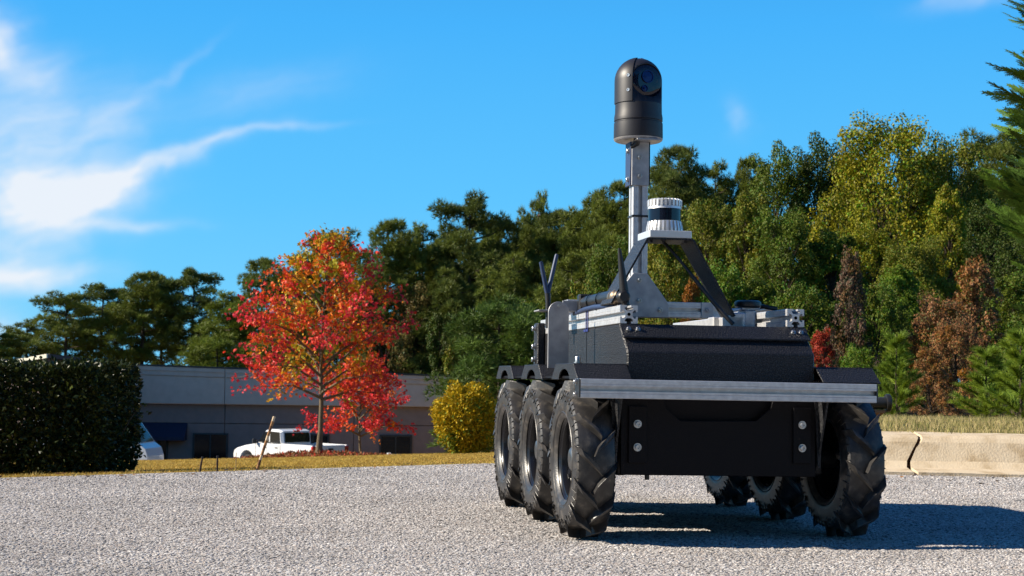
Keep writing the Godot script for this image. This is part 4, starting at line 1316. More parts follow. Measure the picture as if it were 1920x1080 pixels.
func sedan() -> void:
	var o := thing("sedan", "white car of which only the roof shows above the lawn", "car", Vector3(-4.55, -3.99, -54.6), deg_to_rad(172.0))
	var prof := PackedVector2Array([Vector2(-2.2, 0.4), Vector2(-2.25, 0.85), Vector2(-2.1, 0.98), Vector2(-1.2, 1.02), Vector2(1.0, 0.98), Vector2(2.1, 0.80), Vector2(2.25, 0.6), Vector2(2.2, 0.35), Vector2(1.85, 0.34)] + arc(1.4, 0.34, 0.4, 0.0, PI, 8) + [Vector2(-0.9, 0.34)] + arc(-1.4, 0.34, 0.4, 0.0, PI, 8))
	var b := Mb.new()
	b.prism(prof, -0.88, 0.88, Transform3D.IDENTITY, 0.06)
	part("body", b, M.white_paint, o)
	b = Mb.new()
	b.prism(PackedVector2Array([Vector2(-1.5, 1.0), Vector2(-0.85, 1.40), Vector2(-0.3, 1.47), Vector2(0.3, 1.45), Vector2(0.5, 1.39), Vector2(1.15, 0.98)]), -0.66, 0.66, Transform3D.IDENTITY, 0.09)
	part("roof", b, M.white_paint, o)
	for s in [-1.0, 1.0]:
		pane(o, "side_window", [Vector2(-1.05, 1.06), Vector2(-0.72, 1.34), Vector2(0.38, 1.34), Vector2(0.82, 1.06)], s * 0.658, s * 0.012, M.car_glass)
		for x in [1.4, -1.4]:
			car_wheel(o, x, s * 0.86, 0.33)
	b = Mb.new()
	b.box(Vector3(0.0, 1.50, 0.0), Vector3(0.16, 0.08, 0.05), 0.02)
	part("roof_aerial", b, M.white_paint, o)

func stakes() -> void:
	# tall leaning stake, banded with flaking paint
	var t := thing("marker_stake", "tall leaning wooden stake with rusty and pale bands, at the asphalt edge", "stake", Vector3(-1.05, -0.01, -5.96))
	var b := Mb.new()
	var a := Vector3(0, -0.03, 0)
	var z := Vector3(0.076, 0.228, -0.01)
	var d := (z - a).normalized()
	rng.seed = 301
	for i in 13:
		b.col = [Color(0.30, 0.15, 0.06), Color(0.55, 0.42, 0.28), Color(0.13, 0.06, 0.03)][[0, 1, 0, 2, 1, 0, 2, 0, 1, 0, 2, 0, 1][i]]
		var p := a.lerp(z, i / 13.0)
		var q := a.lerp(z, (i + 1) / 13.0 - 0.002)
		b.tube([p, q], [0.0060 + 0.0006 * rng.randf(), 0.0062], 6)
	put("shaft", b.done(true), M.stake_wood, t)
	for s in [["leaning short dark stake left of the straight one", Vector3(-1.240, -0.012, -5.79), Vector3(0.012, 0.068, 0.0), 0.0042], ["straight short dark stake between the leaning dark one and the thin wire", Vector3(-1.178, -0.012, -5.84), Vector3(0.0, 0.070, 0.0), 0.0042], ["thin pale wire pin left of the tall banded stake", Vector3(-1.12, -0.012, -5.93), Vector3(0.0, 0.082, 0.0), 0.0014]]:
		var o := thing("marker_stake", s[0], "stake", s[1])
		var m := Mb.new()
		m.col = Color(0.04, 0.02, 0.012) if s[3] > 0.002 else Color(0.25, 0.17, 0.1)
		m.tube([Vector3(0, -0.03, 0), s[2] * 0.5, s[2]], [s[3], s[3], s[3] * 0.85], 6)
		put("shaft", m.done(true), M.stake_wood, o)
		if s[3] > 0.002:
			m = Mb.new()
			m.col = Color(0.015, 0.012, 0.02)
			m.tube([s[2] * 0.94, s[2] * 1.03], [s[3] * 1.15, s[3] * 1.15], 6)
			put("cap", m.done(true), M.stake_wood, o)

func mulch() -> void:
	rng.seed = 311
	var b := Mb.new()
	var prof := [[1.75, 0.0], [1.3, 0.07], [0.7, 0.13], [0.2, 0.15], [0.0, 0.15]]
	b.lathe(prof, 22, Vector3(-4.78, land(-4.78, 35.0) - 0.02, -35.0))
	b.lathe([[0.75, 0.0], [0.4, 0.04], [0.0, 0.05]], 20, Vector3(-0.88, land(-0.88, 28.0) - 0.02, -28.0))
	tag(put("mulch_bed", b.done(), M.mulch), "low mound of reddish mulch round the tall maple", "", "", "structure")
	var L := Leaves.new()
	for i in 1500:
		var r := 1.9 * sqrt(rng.randf())
		var a := rng.randf() * TAU
		var p := Vector3(-4.78 + r * cos(a), 0, -35.0 + r * sin(a))
		p.y = land(p.x, -p.z) + 0.16 * maxf(0.0, 1.0 - r / 1.8) + 0.01
		var dd := (rv() + Vector3.UP * 0.3).normalized()
		var k := rng.randf_range(0.5, 1.0)
		L.leaf(p, dd, dd.cross(rv()).normalized(), 0.10, 0.05, 0.01, Color(0.30 * k, 0.14 * k, 0.055 * k) if rng.randf() < 0.7 else Color(0.5 * k, 0.06 * k, 0.03 * k))
	tag(put("mulch_litter", L.done(), M.leaf), "bark chips and dead leaves on the mulch mound", "", "", "stuff")

func pipe_end() -> void:
	var t := thing("pipe_end", "dark pipe stub with black flange on a rusty bracket behind the kerb", "pipe", Vector3(2.01, land(2.01, 7.9) + 0.03, -7.9))
	var b := Mb.new()
	b.lathe([[0.0, -0.12], [0.033, -0.12], [0.033, 0.045]], 20, Vector3(0.0, 0.13, 0.0), Vector3.RIGHT)
	part("pipe", b, M.car_trim, t)
	b = Mb.new()
	b.lathe([[0.0, -0.012], [0.048, -0.012], [0.05, -0.006], [0.05, 0.008], [0.046, 0.012], [0.0, 0.012]], 22, Vector3(0.055, 0.13, 0.0), Vector3.RIGHT)
	part("flange", b, M.black_plastic, t)
	b = Mb.new()
	b.box(Vector3(-0.03, 0.083, 0), Vector3(0.13, 0.022, 0.05), 0.004)
	b.tube([Vector3(-0.005, 0.08, 0), Vector3(-0.05, -0.10, 0)], [0.012, 0.010], 6)
	b.tube([Vector3(0.025, 0.08, 0), Vector3(-0.03, 0.03, 0)], [0.009, 0.009], 6)
	part("bracket", b, M.rusty_iron, t)

# ---------------------------------------------------------------- robot
const EX := 0.0225   # half of the 45 mm extrusion

func profile_t(h := EX) -> PackedVector2Array:   # square aluminium extrusion with a T-slot in each face
	var o := h * 0.25
	var side := [Vector2(h, -h * 0.94), Vector2(h, -h * 0.52), Vector2(h * 0.965, -h * 0.48), Vector2(h, -h * 0.44), Vector2(h, -o), Vector2(h * 0.78, -o), Vector2(h * 0.78, -h * 0.46), Vector2(h * 0.62, -h * 0.46), Vector2(h * 0.42, -h * 0.25), Vector2(h * 0.42, h * 0.25), Vector2(h * 0.62, h * 0.46), Vector2(h * 0.78, h * 0.46), Vector2(h * 0.78, o), Vector2(h, o), Vector2(h, h * 0.44), Vector2(h * 0.965, h * 0.48), Vector2(h, h * 0.52), Vector2(h, h * 0.94)]
	var p := PackedVector2Array()
	for k in 4:
		for q in side:
			p.append((q as Vector2).rotated(k * PI / 2.0))
	return p

func rail(called: String, a: Vector3, b: Vector3, parent: Node, m: Material, bore := true) -> MeshInstance3D:
	var d := (b - a).normalized()
	var x := Vector3.UP.cross(d).normalized() if absf(d.y) < 0.9 else Vector3.RIGHT
	var t := Transform3D(Basis(x, d.cross(x), d), a)
	var mb := Mb.new()
	mb.prism(profile_t(), 0.0, (b - a).length(), t)
	var o := part(called, mb, m, parent)
	if bore:
		for e in [a, b]:
			mb = Mb.new()
			mb.lathe([[0.0, 0.0], [0.0042, 0.0]], 12, e + d * (0.0006 if e == b else -0.0006), d if e == b else -d)
			part("bore", mb, M.hole, o)
	return o

func bolt(b: Mb, at: Vector3, axis: Vector3, r: float, h: float) -> void:
	b.lathe([[r * 1.45, 0.0], [r * 1.45, h * 0.25], [r, h * 0.25], [r, h * 0.9], [r * 0.86, h], [r * 0.5, h], [r * 0.45, h * 0.6], [0.0, h * 0.6]], 14, at, axis)

func wheel(o: Node3D, at: Vector3, s: float, turn: float) -> void:   # s = -1 looks left
	var w := Node3D.new()
	w.name = "wheel"
	o.add_child(w, true)
	w.position = at
	w.rotation.x = turn
	w.scale.x = 0.94
	var ax := Vector3(s, 0, 0)
	var R := 0.1925
	var b := Mb.new()
	b.lathe([[0.100, -0.040], [0.106, -0.047], [0.125, -0.052], [0.147, -0.0492], [0.160, -0.0505], [0.1670, -0.046], [0.1705, -0.036], [0.1730, -0.018], [0.1735, 0.0], [0.1730, 0.018], [0.1705, 0.036], [0.1670, 0.046], [0.160, 0.0505], [0.147, 0.0492], [0.125, 0.052], [0.106, 0.047], [0.100, 0.040]], 72, Vector3.ZERO, ax)
	# moulded ring and fine ribs on the side walls
	for q in [-1.0, 1.0]:
		b.lathe([[0.1125, 0.0488 * q], [0.1140, 0.0510 * q], [0.1160, 0.0492 * q], [0.1175, 0.0504 * q]], 64, Vector3.ZERO, ax)
		for k in 54:
			var a := TAU * k / 54.0
			var rd := Vector3(0, sin(a), cos(a))
			var tg := Vector3(0, cos(a), -sin(a))
			var ln := 0.016 if k % 3 else 0.024
			b.box(rd * (0.1680 - ln * 0.5) + ax * q * (0.0498 + 0.10 * (ln * 0.5 - 0.008)), Vector3(0.004, ln, 0.0022), 0.0006, Basis(ax, rd, ax.cross(rd)) * Basis(Vector3.BACK, 0.28 * q))
	# tractor lugs: bars that run from the middle to alternate shoulders
	var n := 13
	for k in n * 2:
		var q := 1.0 if k % 2 else -1.0
		var a0 := TAU * (k / 2 + (0.5 if q > 0.0 else 0.0)) / n
		var top := []
		var bot := []
		var outs := []
		for i in 7:
			var t := i / 6.0
			var x := q * (-0.005 + t * 0.0545)
			var a := a0 + 0.27 * pow(t, 0.9)
			var rt := R - 0.0018 * t - (0.0 if t < 0.84 else (t - 0.84) / 0.16 * 0.024)
			var rb := 0.1665 - (0.0 if t < 0.7 else (t - 0.7) / 0.3 * 0.014)
			var wt := lerpf(0.0105, 0.0085, t)
			var ring := []
			for e in [[rb, -0.0160], [rt - 0.0015, -wt], [rt, -wt + 0.0016], [rt, wt - 0.0016], [rt - 0.0015, wt], [rb, 0.0160]]:
				var aa: float = a + e[1] / e[0]
				ring.append(Vector3(x + q * (e[1]) * 0.45, sin(aa) * e[0], cos(aa) * e[0]))
			top.append(ring)
			outs.append(Vector3(0, sin(a), cos(a)))
		for i in 6:
			for e in 5:
				var mid: Vector3 = (top[i][e] + top[i + 1][e + 1]) * 0.5
				var core: Vector3 = (top[i][0] + top[i][5] + top[i + 1][0] + top[i + 1][5]) * 0.25 - outs[i] * 0.004
				b.face([top[i][e], top[i + 1][e], top[i + 1][e + 1], top[i][e + 1]], mid - core)
		b.face(top[0], Vector3(-q, 0, 0))
		b.face(top[6], Vector3(q, 0, 0))
	part("tyre", b, M.rubber, w)
	b = Mb.new()
	b.lathe([[0.100, -0.036], [0.106, -0.041], [0.106, -0.036], [0.094, -0.030], [0.086, 0.0], [0.094, 0.030], [0.106, 0.036], [0.106, 0.041], [0.100, 0.036], [0.096, 0.030], [0.090, 0.012], [0.080, 0.004], [0.040, 0.002], [0.034, 0.016], [0.0, 0.016]], 48, Vector3.ZERO, ax)
	for k in 5:
		var a := TAU * k / 5.0
		var rd := Vector3(0, sin(a), cos(a))
		b.box(rd * 0.060 + ax * 0.010, Vector3(0.016, 0.056, 0.022), 0.004, Basis(ax, rd, ax.cross(rd)))
	part("rim", b, M.rim_black, w)
	b = Mb.new()
	b.lathe([[0.030, 0.014], [0.030, 0.024], [0.024, 0.030], [0.012, 0.032], [0.0, 0.032]], 24, Vector3.ZERO, ax)
	for k in 4:
		var a := TAU * (k + 0.3) / 4.0
		bolt(b, Vector3(0, sin(a), cos(a)) * 0.038 + ax * 0.006, ax, 0.005, 0.014)
	part("hub", b, M.dark_steel, w)

func sheet(b: Mb, corners: Array, thick: float) -> void:   # flat plate from four corners
	var n: Vector3 = (corners[1] - corners[0]).cross(corners[3] - corners[0]).normalized() * thick * 0.5
	b.face([corners[0] + n, corners[1] + n, corners[2] + n, corners[3] + n], n)
	b.face([corners[0] - n, corners[1] - n, corners[2] - n, corners[3] - n], -n)
	var c: Vector3 = (corners[0] + corners[1] + corners[2] + corners[3]) * 0.25
	for i in 4:
		var p: Vector3 = corners[i]
		var q: Vector3 = corners[(i + 1) % 4]
		b.face([p + n, q + n, q - n, p - n], (p + q) * 0.5 - c)

func robot() -> void:
	var o := thing("wheeled_robot", "black six-wheeled robot with knobbly tyres, aluminium rails and a camera mast", "robot", Vector3(0.5127, 0.0, -3.6128), deg_to_rad(10.0))
	var X0 := -0.255
	var X1 := 0.222
	# wheels, the far ones first turned a little so that no two look alike
	for k in 3:
		wheel(o, Vector3(-0.3425, 0.1925, -0.432 * k), -1.0, 0.10 + 0.55 * k)
		wheel(o, Vector3(0.330, 0.1925, -0.432 * k), 1.0, 0.30 + 0.8 * k)
	# chassis tub and axles
	var b := Mb.new()
	b.box(Vector3((X0 + X1) * 0.5 - 0.005, 0.275, -0.45), Vector3(0.46, 0.22, 1.10), 0.006)
	part("chassis", b, M.black_sheet, o)
	for k in 3:
		b = Mb.new()
		b.tube([Vector3(-0.31, 0.1925, -0.432 * k), Vector3(0.31, 0.1925, -0.432 * k)], [0.022, 0.022], 12)
		for s in [-1.0, 1.0]:
			b.box(Vector3(s * 0.252, 0.20, -0.432 * k), Vector3(0.03, 0.09, 0.09), 0.006)
		part("axle", b, M.black_plastic, o)
	# front plate with a grab opening cut into its upper edge
	b = Mb.new()
	b.prism(PackedVector2Array([Vector2(-0.276, 0.162), Vector2(0.212, 0.158), Vector2(0.212, 0.345), Vector2(0.104, 0.345), Vector2(0.097, 0.322), Vector2(0.060, 0.292), Vector2(-0.130, 0.291), Vector2(-0.164, 0.321), Vector2(-0.171, 0.346), Vector2(-0.276, 0.346)]), 0.121, 0.130, Transform3D.IDENTITY, 0.0012)
	part("front_plate", b, M.black_sheet, o)
	b = Mb.new()
	b.box(Vector3(-0.032, 0.315, 0.108), Vector3(0.42, 0.07, 0.004))
	part("recess_panel", b, M.black_sheet, o)
	for q in [[-0.252, 0.226, 0.226], [0.160, 0.226, 0.226]]:
		b = Mb.new()
		b.box(Vector3(q[0] + 0.016, 0.258, 0.1335), Vector3(0.045, 0.135, 0.006), 0.0012)
		part("mounting_strip", b, M.black_sheet, o)
	for p in [Vector3(-0.237, 0.283, 0.1365), Vector3(-0.237, 0.228, 0.1365), Vector3(0.175, 0.284, 0.1365), Vector3(0.175, 0.228, 0.1365)]:
		b = Mb.new()
		bolt(b, p, Vector3.BACK, 0.0068, 0.009)
		part("bolt", b, M.steel_bolt, o)
	for x in [-0.290, 0.220]:   # tapered stays under the bumper
		b = Mb.new()
		sheet(b, [Vector3(x, 0.346, 0.19), Vector3(x, 0.346, 0.09), Vector3(x, 0.17, 0.09), Vector3(x, 0.17, 0.118)], 0.005)
		b.prism(PackedVector2Array([Vector2(x - 0.012, 0.346), Vector2(x + 0.010, 0.346), Vector2(x + 0.003, 0.18), Vector2(x - 0.003, 0.18)]), 0.131, 0.135)
		part("bumper_stay", b, M.black_powder_coat, o)
	b = Mb.new()
	b.tube([Vector3(-0.20, 0.162, 0.09), Vector3(-0.20, 0.148, 0.09)], [0.006, 0.006], 8)
	part("drain_plug", b, M.black_plastic, o)
	b = Mb.new()
	b.box(Vector3(-0.283, 0.150, 0.05), Vector3(0.012, 0.04, 0.03), 0.003)
	part("mud_flap", b, M.black_plastic, o)
	# bumper
	rail("bumper", Vector3(-0.391, 0.3665, 0.178), Vector3(0.339, 0.3625, 0.178), o, M.aluminium, false)
	for e in [[-0.393, -1.0], [0.341, 1.0]]:
		b = Mb.new()
		b.box(Vector3(e[0], 0.3665 if e[1] < 0.0 else 0.3625, 0.178), Vector3(0.004, 0.044, 0.044), 0.0015)
		part("end_cap", b, M.black_plastic, o)
		if e[1] < 0.0:
			for y in [0.352, 0.381]:
				b = Mb.new()
				bolt(b, Vector3(-0.395, y, 0.168), Vector3.LEFT, 0.0055, 0.006)
				part("bolt", b, M.steel_bolt, o)
	# hull in two pieces with an open seam, rounded along its bends
	for seg in [[-0.98, -0.336], [-0.334, 0.10]]:
		var poly := PackedVector2Array()
		if seg[1] > 0.0:
			poly = PackedVector2Array([Vector2(seg[0], 0.386), Vector2(0.10, 0.386), Vector2(0.10, 0.4525), Vector2(0.0990, 0.4555), Vector2(0.0965, 0.4585), Vector2(0.030, 0.517), Vector2(0.022, 0.5225), Vector2(0.012, 0.525), Vector2(seg[0], 0.525)])
		else:
			poly = PackedVector2Array([Vector2(seg[0], 0.386), Vector2(seg[1], 0.386), Vector2(seg[1], 0.525), Vector2(seg[0], 0.525)])
		b = Mb.new()
		b.prism(poly, -X1, -X0, Transform3D(Basis(Vector3.UP, -PI / 2), Vector3.ZERO) , 0.004 if seg[1] > 0.0 else 0.0)
		part("hull", b, M.black_powder_coat, o)
	b = Mb.new()
	b.box(Vector3((X0 + X1) * 0.5, 0.455, -0.335), Vector3(X1 - X0 - 0.006, 0.13, 0.02))
	part("seam_seal", b, M.hole, o)
	# lid lip folded down over the front bend
	b = Mb.new()
	var along := Vector3(0, 0.455 - 0.525, 0.10 - 0.02).normalized()
	var up := Vector3(0, 0.08, 0.07).normalized()
	b.box(Vector3((X0 + X1) * 0.5, 0.505, 0.046) + up * 0.0035, Vector3(X1 - X0 + 0.004, 0.004, 0.050), 0.0012, Basis(Vector3.RIGHT, up, along))
	b.box(Vector3((X0 + X1) * 0.5, 0.4885, 0.0665) + up * 0.0045, Vector3(X1 - X0 + 0.004, 0.006, 0.006), 0.0018, Basis(Vector3.RIGHT, up, along))
	part("lid_lip", b, M.black_powder_coat, o)
	for x in [-0.238, -0.214, 0.186, 0.206]:
		b = Mb.new()
		bolt(b, Vector3(x, 0.507, 0.044) + up * 0.0055, up, 0.0048, 0.006)
		part("bolt", b, M.steel_bolt, o)
	# mudguards: folded trays with an arch cut out of the outer wall
	for s in [-1.0, 1.0]:
		for k in 3:
			var zc := -0.432 * k
			var outer := -0.388 if s < 0.0 else 0.372
			var inner := X0 - 0.001 if s < 0.0 else X1 + 0.001
			var arch := arc(zc, 0.3865, 0.062, 0.0, PI, 12).map(func(p): return Vector2(p.x, 0.3865 + (p.y - 0.3865) * 0.42))
			var wall := [Vector2(zc - 0.150, 0.3865), Vector2(zc - 0.100, 0.4225), Vector2(zc + 0.100, 0.4225), Vector2(zc + 0.150, 0.3865)]
			wall.append_array(arch)
			b = Mb.new()
			b.prism(PackedVector2Array(wall), -(outer - s * 0.004), -outer, Transform3D(Basis(Vector3.UP, -PI / 2), Vector3.ZERO))
			var mx := (outer + inner) * 0.5
			var wid := absf(outer - inner)
			b.box(Vector3(mx, 0.4235, zc), Vector3(wid, 0.004, 0.206), 0.0014)
			for q in [-1.0, 1.0]:
				var dd := Vector3(0, -0.036, q * 0.050).normalized()
				var nn := Vector3(0, 0.050, q * 0.036).normalized()
				b.box(Vector3(mx, 0.4045, zc + q * 0.1262), Vector3(wid, 0.004, 0.0630), 0.0014, Basis(Vector3.RIGHT, nn, Vector3.RIGHT.cross(nn)))
			part("mudguard", b, M.black_powder_coat, o)
	b = Mb.new()
	b.box(Vector3(-0.318, 0.392, -0.45), Vector3(0.124, 0.006, 1.12))
	b.box(Vector3(0.298, 0.392, -0.45), Vector3(0.145, 0.006, 1.12))
	part("deck_wing", b, M.black_sheet, o)
	b = Mb.new()
	bolt(b, Vector3(-0.349, 0.4255, -0.02), Vector3.UP, 0.007, 0.018)
	part("bolt", b, M.steel_bolt, o)
	# long rails on the deck
	rail("deck_rail", Vector3(-0.2325, 0.5485, -0.98), Vector3(-0.2325, 0.5485, 0.030), o, M.aluminium)
	rail("deck_rail", Vector3(0.1995, 0.5485, -0.98), Vector3(0.1995, 0.5485, 0.030), o, M.aluminium)
	b = Mb.new()
	b.box(Vector3(0.073, 0.540, -0.27), Vector3(0.036, 0.028, 0.44), 0.003)
	b.box(Vector3(0.076, 0.544, -0.075), Vector3(0.042, 0.038, 0.05), 0.003)
	b.box(Vector3(0.055, 0.538, -0.17), Vector3(0.03, 0.034, 0.05), 0.003)
	b.box(Vector3(0.115, 0.548, -0.10), Vector3(0.03, 0.046, 0.06), 0.003)
	part("strut_anchor", b, M.aluminium, o)
	b = Mb.new()
	b.box(Vector3(0.155, 0.550, -0.235), Vector3(0.040, 0.05, 0.08), 0.002)
	part("cable_clamp", b, M.aluminium_plate, o)
	b = Mb.new()
	b.tube([Vector3(0.14, 0.580, -0.13), Vector3(0.165, 0.583, -0.11), Vector3(0.195, 0.578, -0.10), Vector3(0.205, 0.577, -0.3)], [0.006, 0.006, 0.006, 0.006], 8)
	part("cable", b, M.black_plastic, o)
	# beam across the rails and the mast that stands on it
	rail("cross_beam", Vector3(X0, 0.5940, -0.6025), Vector3(X1, 0.5940, -0.6025), o, M.aluminium)
	rail("mast", Vector3(-0.0415, 0.572, -0.6025), Vector3(-0.0415, 1.062, -0.6025), o, M.aluminium)
	for z in [-0.5795, -0.6315]:
		b = Mb.new()
		b.prism(PackedVector2Array([Vector2(-0.110, 0.570), Vector2(0.044, 0.570), Vector2(0.044, 0.606), Vector2(0.040, 0.616), Vector2(-0.021, 0.698), Vector2(-0.062, 0.698), Vector2(-0.090, 0.664), Vector2(-0.110, 0.640)]), z, z + 0.006, Transform3D.IDENTITY, 0.0012)
		var g := part("gusset_plate", b, M.aluminium_plate, o)
		if z > -0.6:
			for p in [Vector2(-0.044, 0.678), Vector2(-0.044, 0.618), Vector2(0.019, 0.592)]:
				b = Mb.new()
				bolt(b, Vector3(p.x, p.y, z + 0.006), Vector3.BACK, 0.0055, 0.007)
				part("bolt", b, M.steel_bolt, g)
	b = Mb.new()
	b.box(Vector3(0.163, 0.594, -0.578), Vector3(0.036, 0.046, 0.005), 0.001)
	bolt(b, Vector3(0.163, 0.594, -0.5755), Vector3.BACK, 0.006, 0.006)
	part("beam_plate", b, M.aluminium_plate, o)
	b = Mb.new()
	b.lathe([[0.0237, -0.0025], [0.0247, -0.0025], [0.0247, 0.0025], [0.0237, 0.0025]], 4, Vector3(-0.0415, 0.865, -0.6025), Vector3.UP, PI / 4, TAU + PI / 4)
	b.xf = Transform3D(Basis.from_scale(Vector3.ONE), Vector3.ZERO)
	for q in [[Vector3(-0.0415, 0.865, -0.5785), Vector3(0.050, 0.006, 0.003)], [Vector3(-0.0655, 0.865, -0.6025), Vector3(0.003, 0.006, 0.050)], [Vector3(-0.0175, 0.865, -0.6025), Vector3(0.003, 0.006, 0.050)]]:
		b.box(q[0], q[1], 0.001)
	part("mast_tie", b, M.black_plastic, o)
	# bracket at the mast top
	b = Mb.new()
	b.box(Vector3(-0.044, 1.018, -0.5765), Vector3(0.052, 0.128, 0.005), 0.001)
	b.box(Vector3(-0.030, 1.084, -0.555), Vector3(0.072, 0.005, 0.05), 0.001)
	var br := part("mast_bracket", b, M.aluminium_plate, o)
	for y in [1.037, 0.982]:
		b = Mb.new()
		bolt(b, Vector3(-0.046, y, -0.574), Vector3.BACK, 0.0055, 0.006)
		part("bolt", b, M.steel_bolt, br)
	b = Mb.new()
	b.prism(PackedVector2Array([Vector2(-0.030, 0.0), Vector2(0.022, 0.0), Vector2(0.026, 0.06), Vector2(0.026, 0.128), Vector2(-0.030, 0.128)]), -0.0025, 0.0025, Transform3D(Basis(Vector3.UP, -PI / 2), Vector3(-0.0715, 0.955, -0.6025)), 0.0008)
	var sb := part("side_bracket", b, M.navy_plastic, o)
	b = Mb.new()
	b.box(Vector3(-0.0165, 1.020, -0.600), Vector3(0.004, 0.125, 0.05), 0.0008)
	part("side_bracket", b, M.black_sheet, o)
	for y in [1.056, 0.972]:
		b = Mb.new()
		bolt(b, Vector3(-0.074, y, -0.595), Vector3.LEFT, 0.007, 0.008)
		part("bolt", b, M.steel_bolt, sb)
	# pan-tilt camera
	var cam := Node3D.new()
	cam.name = "pan_tilt_camera"
	o.add_child(cam)
	cam.position = Vector3(-0.0445, 1.0865, -0.600)
	b = Mb.new()
	b.lathe([[0.0, 0.004], [0.052, 0.004], [0.066, 0.000], [0.0705, 0.003], [0.072, 0.007]], 48)
	part("base_ring", b, M.aluminium_plate, cam)
	var look := Vector3(sin(deg_to_rad(14.0)), 0.0, cos(deg_to_rad(14.0))).normalized()
	var eye := Vector3(0, 0.172, 0)
	b = Mb.new()
	b.lathe([[0.0715, 0.007], [0.0722, 0.012], [0.0715, 0.053], [0.0690, 0.055], [0.0690, 0.058], [0.0712, 0.0595], [0.0712, 0.070], [0.0690, 0.082], [0.0685, 0.108]], 64)
	part("collar", b, M.camera_shell, cam)
	var hs := CSGCombiner3D.new()
	hs.name = "housing"
	cam.add_child(hs)
	var cyl := CSGCylinder3D.new()
	cyl.radius = 0.0685
	cyl.height = 0.090
	cyl.sides = 64
	cyl.position.y = 0.133
	hs.add_child(cyl)
	var dome := CSGSphere3D.new()
	dome.radius = 0.0685
	dome.radial_segments = 64
	dome.rings = 32
	dome.position.y = 0.178
	hs.add_child(dome)
	var cut := CSGCylinder3D.new()
	cut.operation = CSGShape3D.OPERATION_SUBTRACTION
	cut.radius = 0.0500
	cut.height = 0.06
	cut.sides = 56
	cut.basis = Basis(Vector3.UP.cross(look), look, Vector3.UP.cross(look).cross(look))
	cut.position = eye + look * (0.046 + 0.03)
	hs.add_child(cut)
	hs.material_override = M.camera_shell
	b = Mb.new()   # bolted cover on the left cheek
	var cover := [[0.0680, 0.109], [0.0712, 0.1095], [0.0712, 0.178]]
	cover.append_array(arc_profile(0.0712, 0.178, 10).slice(0, 9))
	cover.append([0.02, 0.243])
	# axis up: the angle runs from +z (toward the lens) round to the left
	b.lathe(cover, 26, Vector3.ZERO, Vector3.UP, PI - 1.75, PI - 0.52)
	var cv := part("side_cover", b, M.camera_shell, cam)
	for y in [0.185, 0.142]:
		b = Mb.new()
		var a := deg_to_rad(-40.0)
		var dir := Vector3(sin(a), 0, cos(a))
		b.lathe([[0.0048, 0.0], [0.0048, 0.0015], [0.003, 0.0015], [0.003, 0.0004], [0.0, 0.0004]], 12, Vector3(0, y, 0) + dir * 0.0709, dir)
		part("cover_bolt", b, M.steel_bolt, cv)
	b = Mb.new()
	b.lathe([[0.0485, 0.040], [0.0485, 0.0485], [0.0460, 0.0505], [0.0300, 0.0520], [0.0, 0.0525]], 44, eye, look)
	var fc := part("front_window", b, M.lens_glass, cam)
	var sx := look.cross(Vector3.UP).normalized() * -1.0
	for l in [[Vector3.UP * 0.012, 0.019], [Vector3.DOWN * 0.024 - sx * 0.010, 0.010]]:
		b = Mb.new()
		b.lathe([[l[1], 0.050], [l[1], 0.0570], [l[1] * 0.86, 0.0570], [l[1] * 0.8, 0.0545], [0.0, 0.0555]], 28, eye + l[0], look)
		part("lens", b, M.coated_lens, fc)
	b = Mb.new()
	b.lathe([[0.0070, 0.0], [0.0070, 0.003], [0.0, 0.004]], 14, Vector3(0.004, 0.2375, 0.026), Vector3(0.15, 0.75, 0.6).normalized())
	part("top_screw", b, M.steel_bolt, cam)
	b = Mb.new()
	b.tube([Vector3(-0.012, 0.006, 0.035), Vector3(-0.014, -0.012, 0.034), Vector3(-0.026, -0.020, 0.022)], [0.011, 0.009, 0.006], 10)
	part("cable_plug", b, M.black_plastic, cam)
	# laser scanner on its bridge
	var ld := Node3D.new()
	ld.name = "laser_scanner"
	o.add_child(ld)
	ld.position = Vector3(-0.110, 0.7665, -0.087)
	b = Mb.new()
	b.lathe([[0.0, 0.0], [0.0395, 0.0], [0.0395, 0.028], [0.0, 0.028]], 40)
	for k in 26:
		var a := TAU * k / 26.0
		var rd := Vector3(cos(a), 0, sin(a))
		b.prism(PackedVector2Array([Vector2(0.039, 0.001), Vector2(0.0475, 0.001), Vector2(0.0475, 0.008), Vector2(0.0435, 0.027), Vector2(0.039, 0.027)]), -0.0027, 0.0027, Transform3D(Basis(rd, Vector3.UP, rd.cross(Vector3.UP)), Vector3.ZERO))
	part("scanner_base", b, M.silver, ld)
	b = Mb.new()
	b.lathe([[0.0, 0.028], [0.0415, 0.028], [0.0415, 0.059], [0.0, 0.059]], 48)
	part("scanner_window", b, M.sensor_window, ld)
	b = Mb.new()
	b.lathe([[0.0, 0.059], [0.0435, 0.059], [0.0425, 0.0655], [0.037, 0.067], [0.036, 0.078], [0.0, 0.080]], 48)
	for k in 26:
		var a := TAU * (k + 0.4) / 26.0
		var rd := Vector3(cos(a), 0, sin(a))
		b.prism(PackedVector2Array([Vector2(0.018, 0.066), Vector2(0.0448, 0.066), Vector2(0.0448, 0.0815), Vector2(0.040, 0.0845), Vector2(0.018, 0.084)]), -0.0026, 0.0026, Transform3D(Basis(rd, Vector3.UP, rd.cross(Vector3.UP)), Vector3.ZERO))
	part("scanner_cap", b, M.silver, ld)
	b = Mb.new()
	b.box(Vector3(-0.110, 0.7565, -0.0875), Vector3(0.110, 0.019, 0.117), 0.0015)
	part("scanner_plate", b, M.silver, o)
	b = Mb.new()
	b.box(Vector3(-0.110, 0.7445, -0.0875), Vector3(0.118, 0.005, 0.117), 0.001)
	for x in [-0.155, -0.125, -0.066]:
		bolt(b, Vector3(x, 0.742, -0.045), Vector3.DOWN, 0.0035, 0.006)
	part("bridge_top", b, M.black_powder_coat, o)
	b = Mb.new()
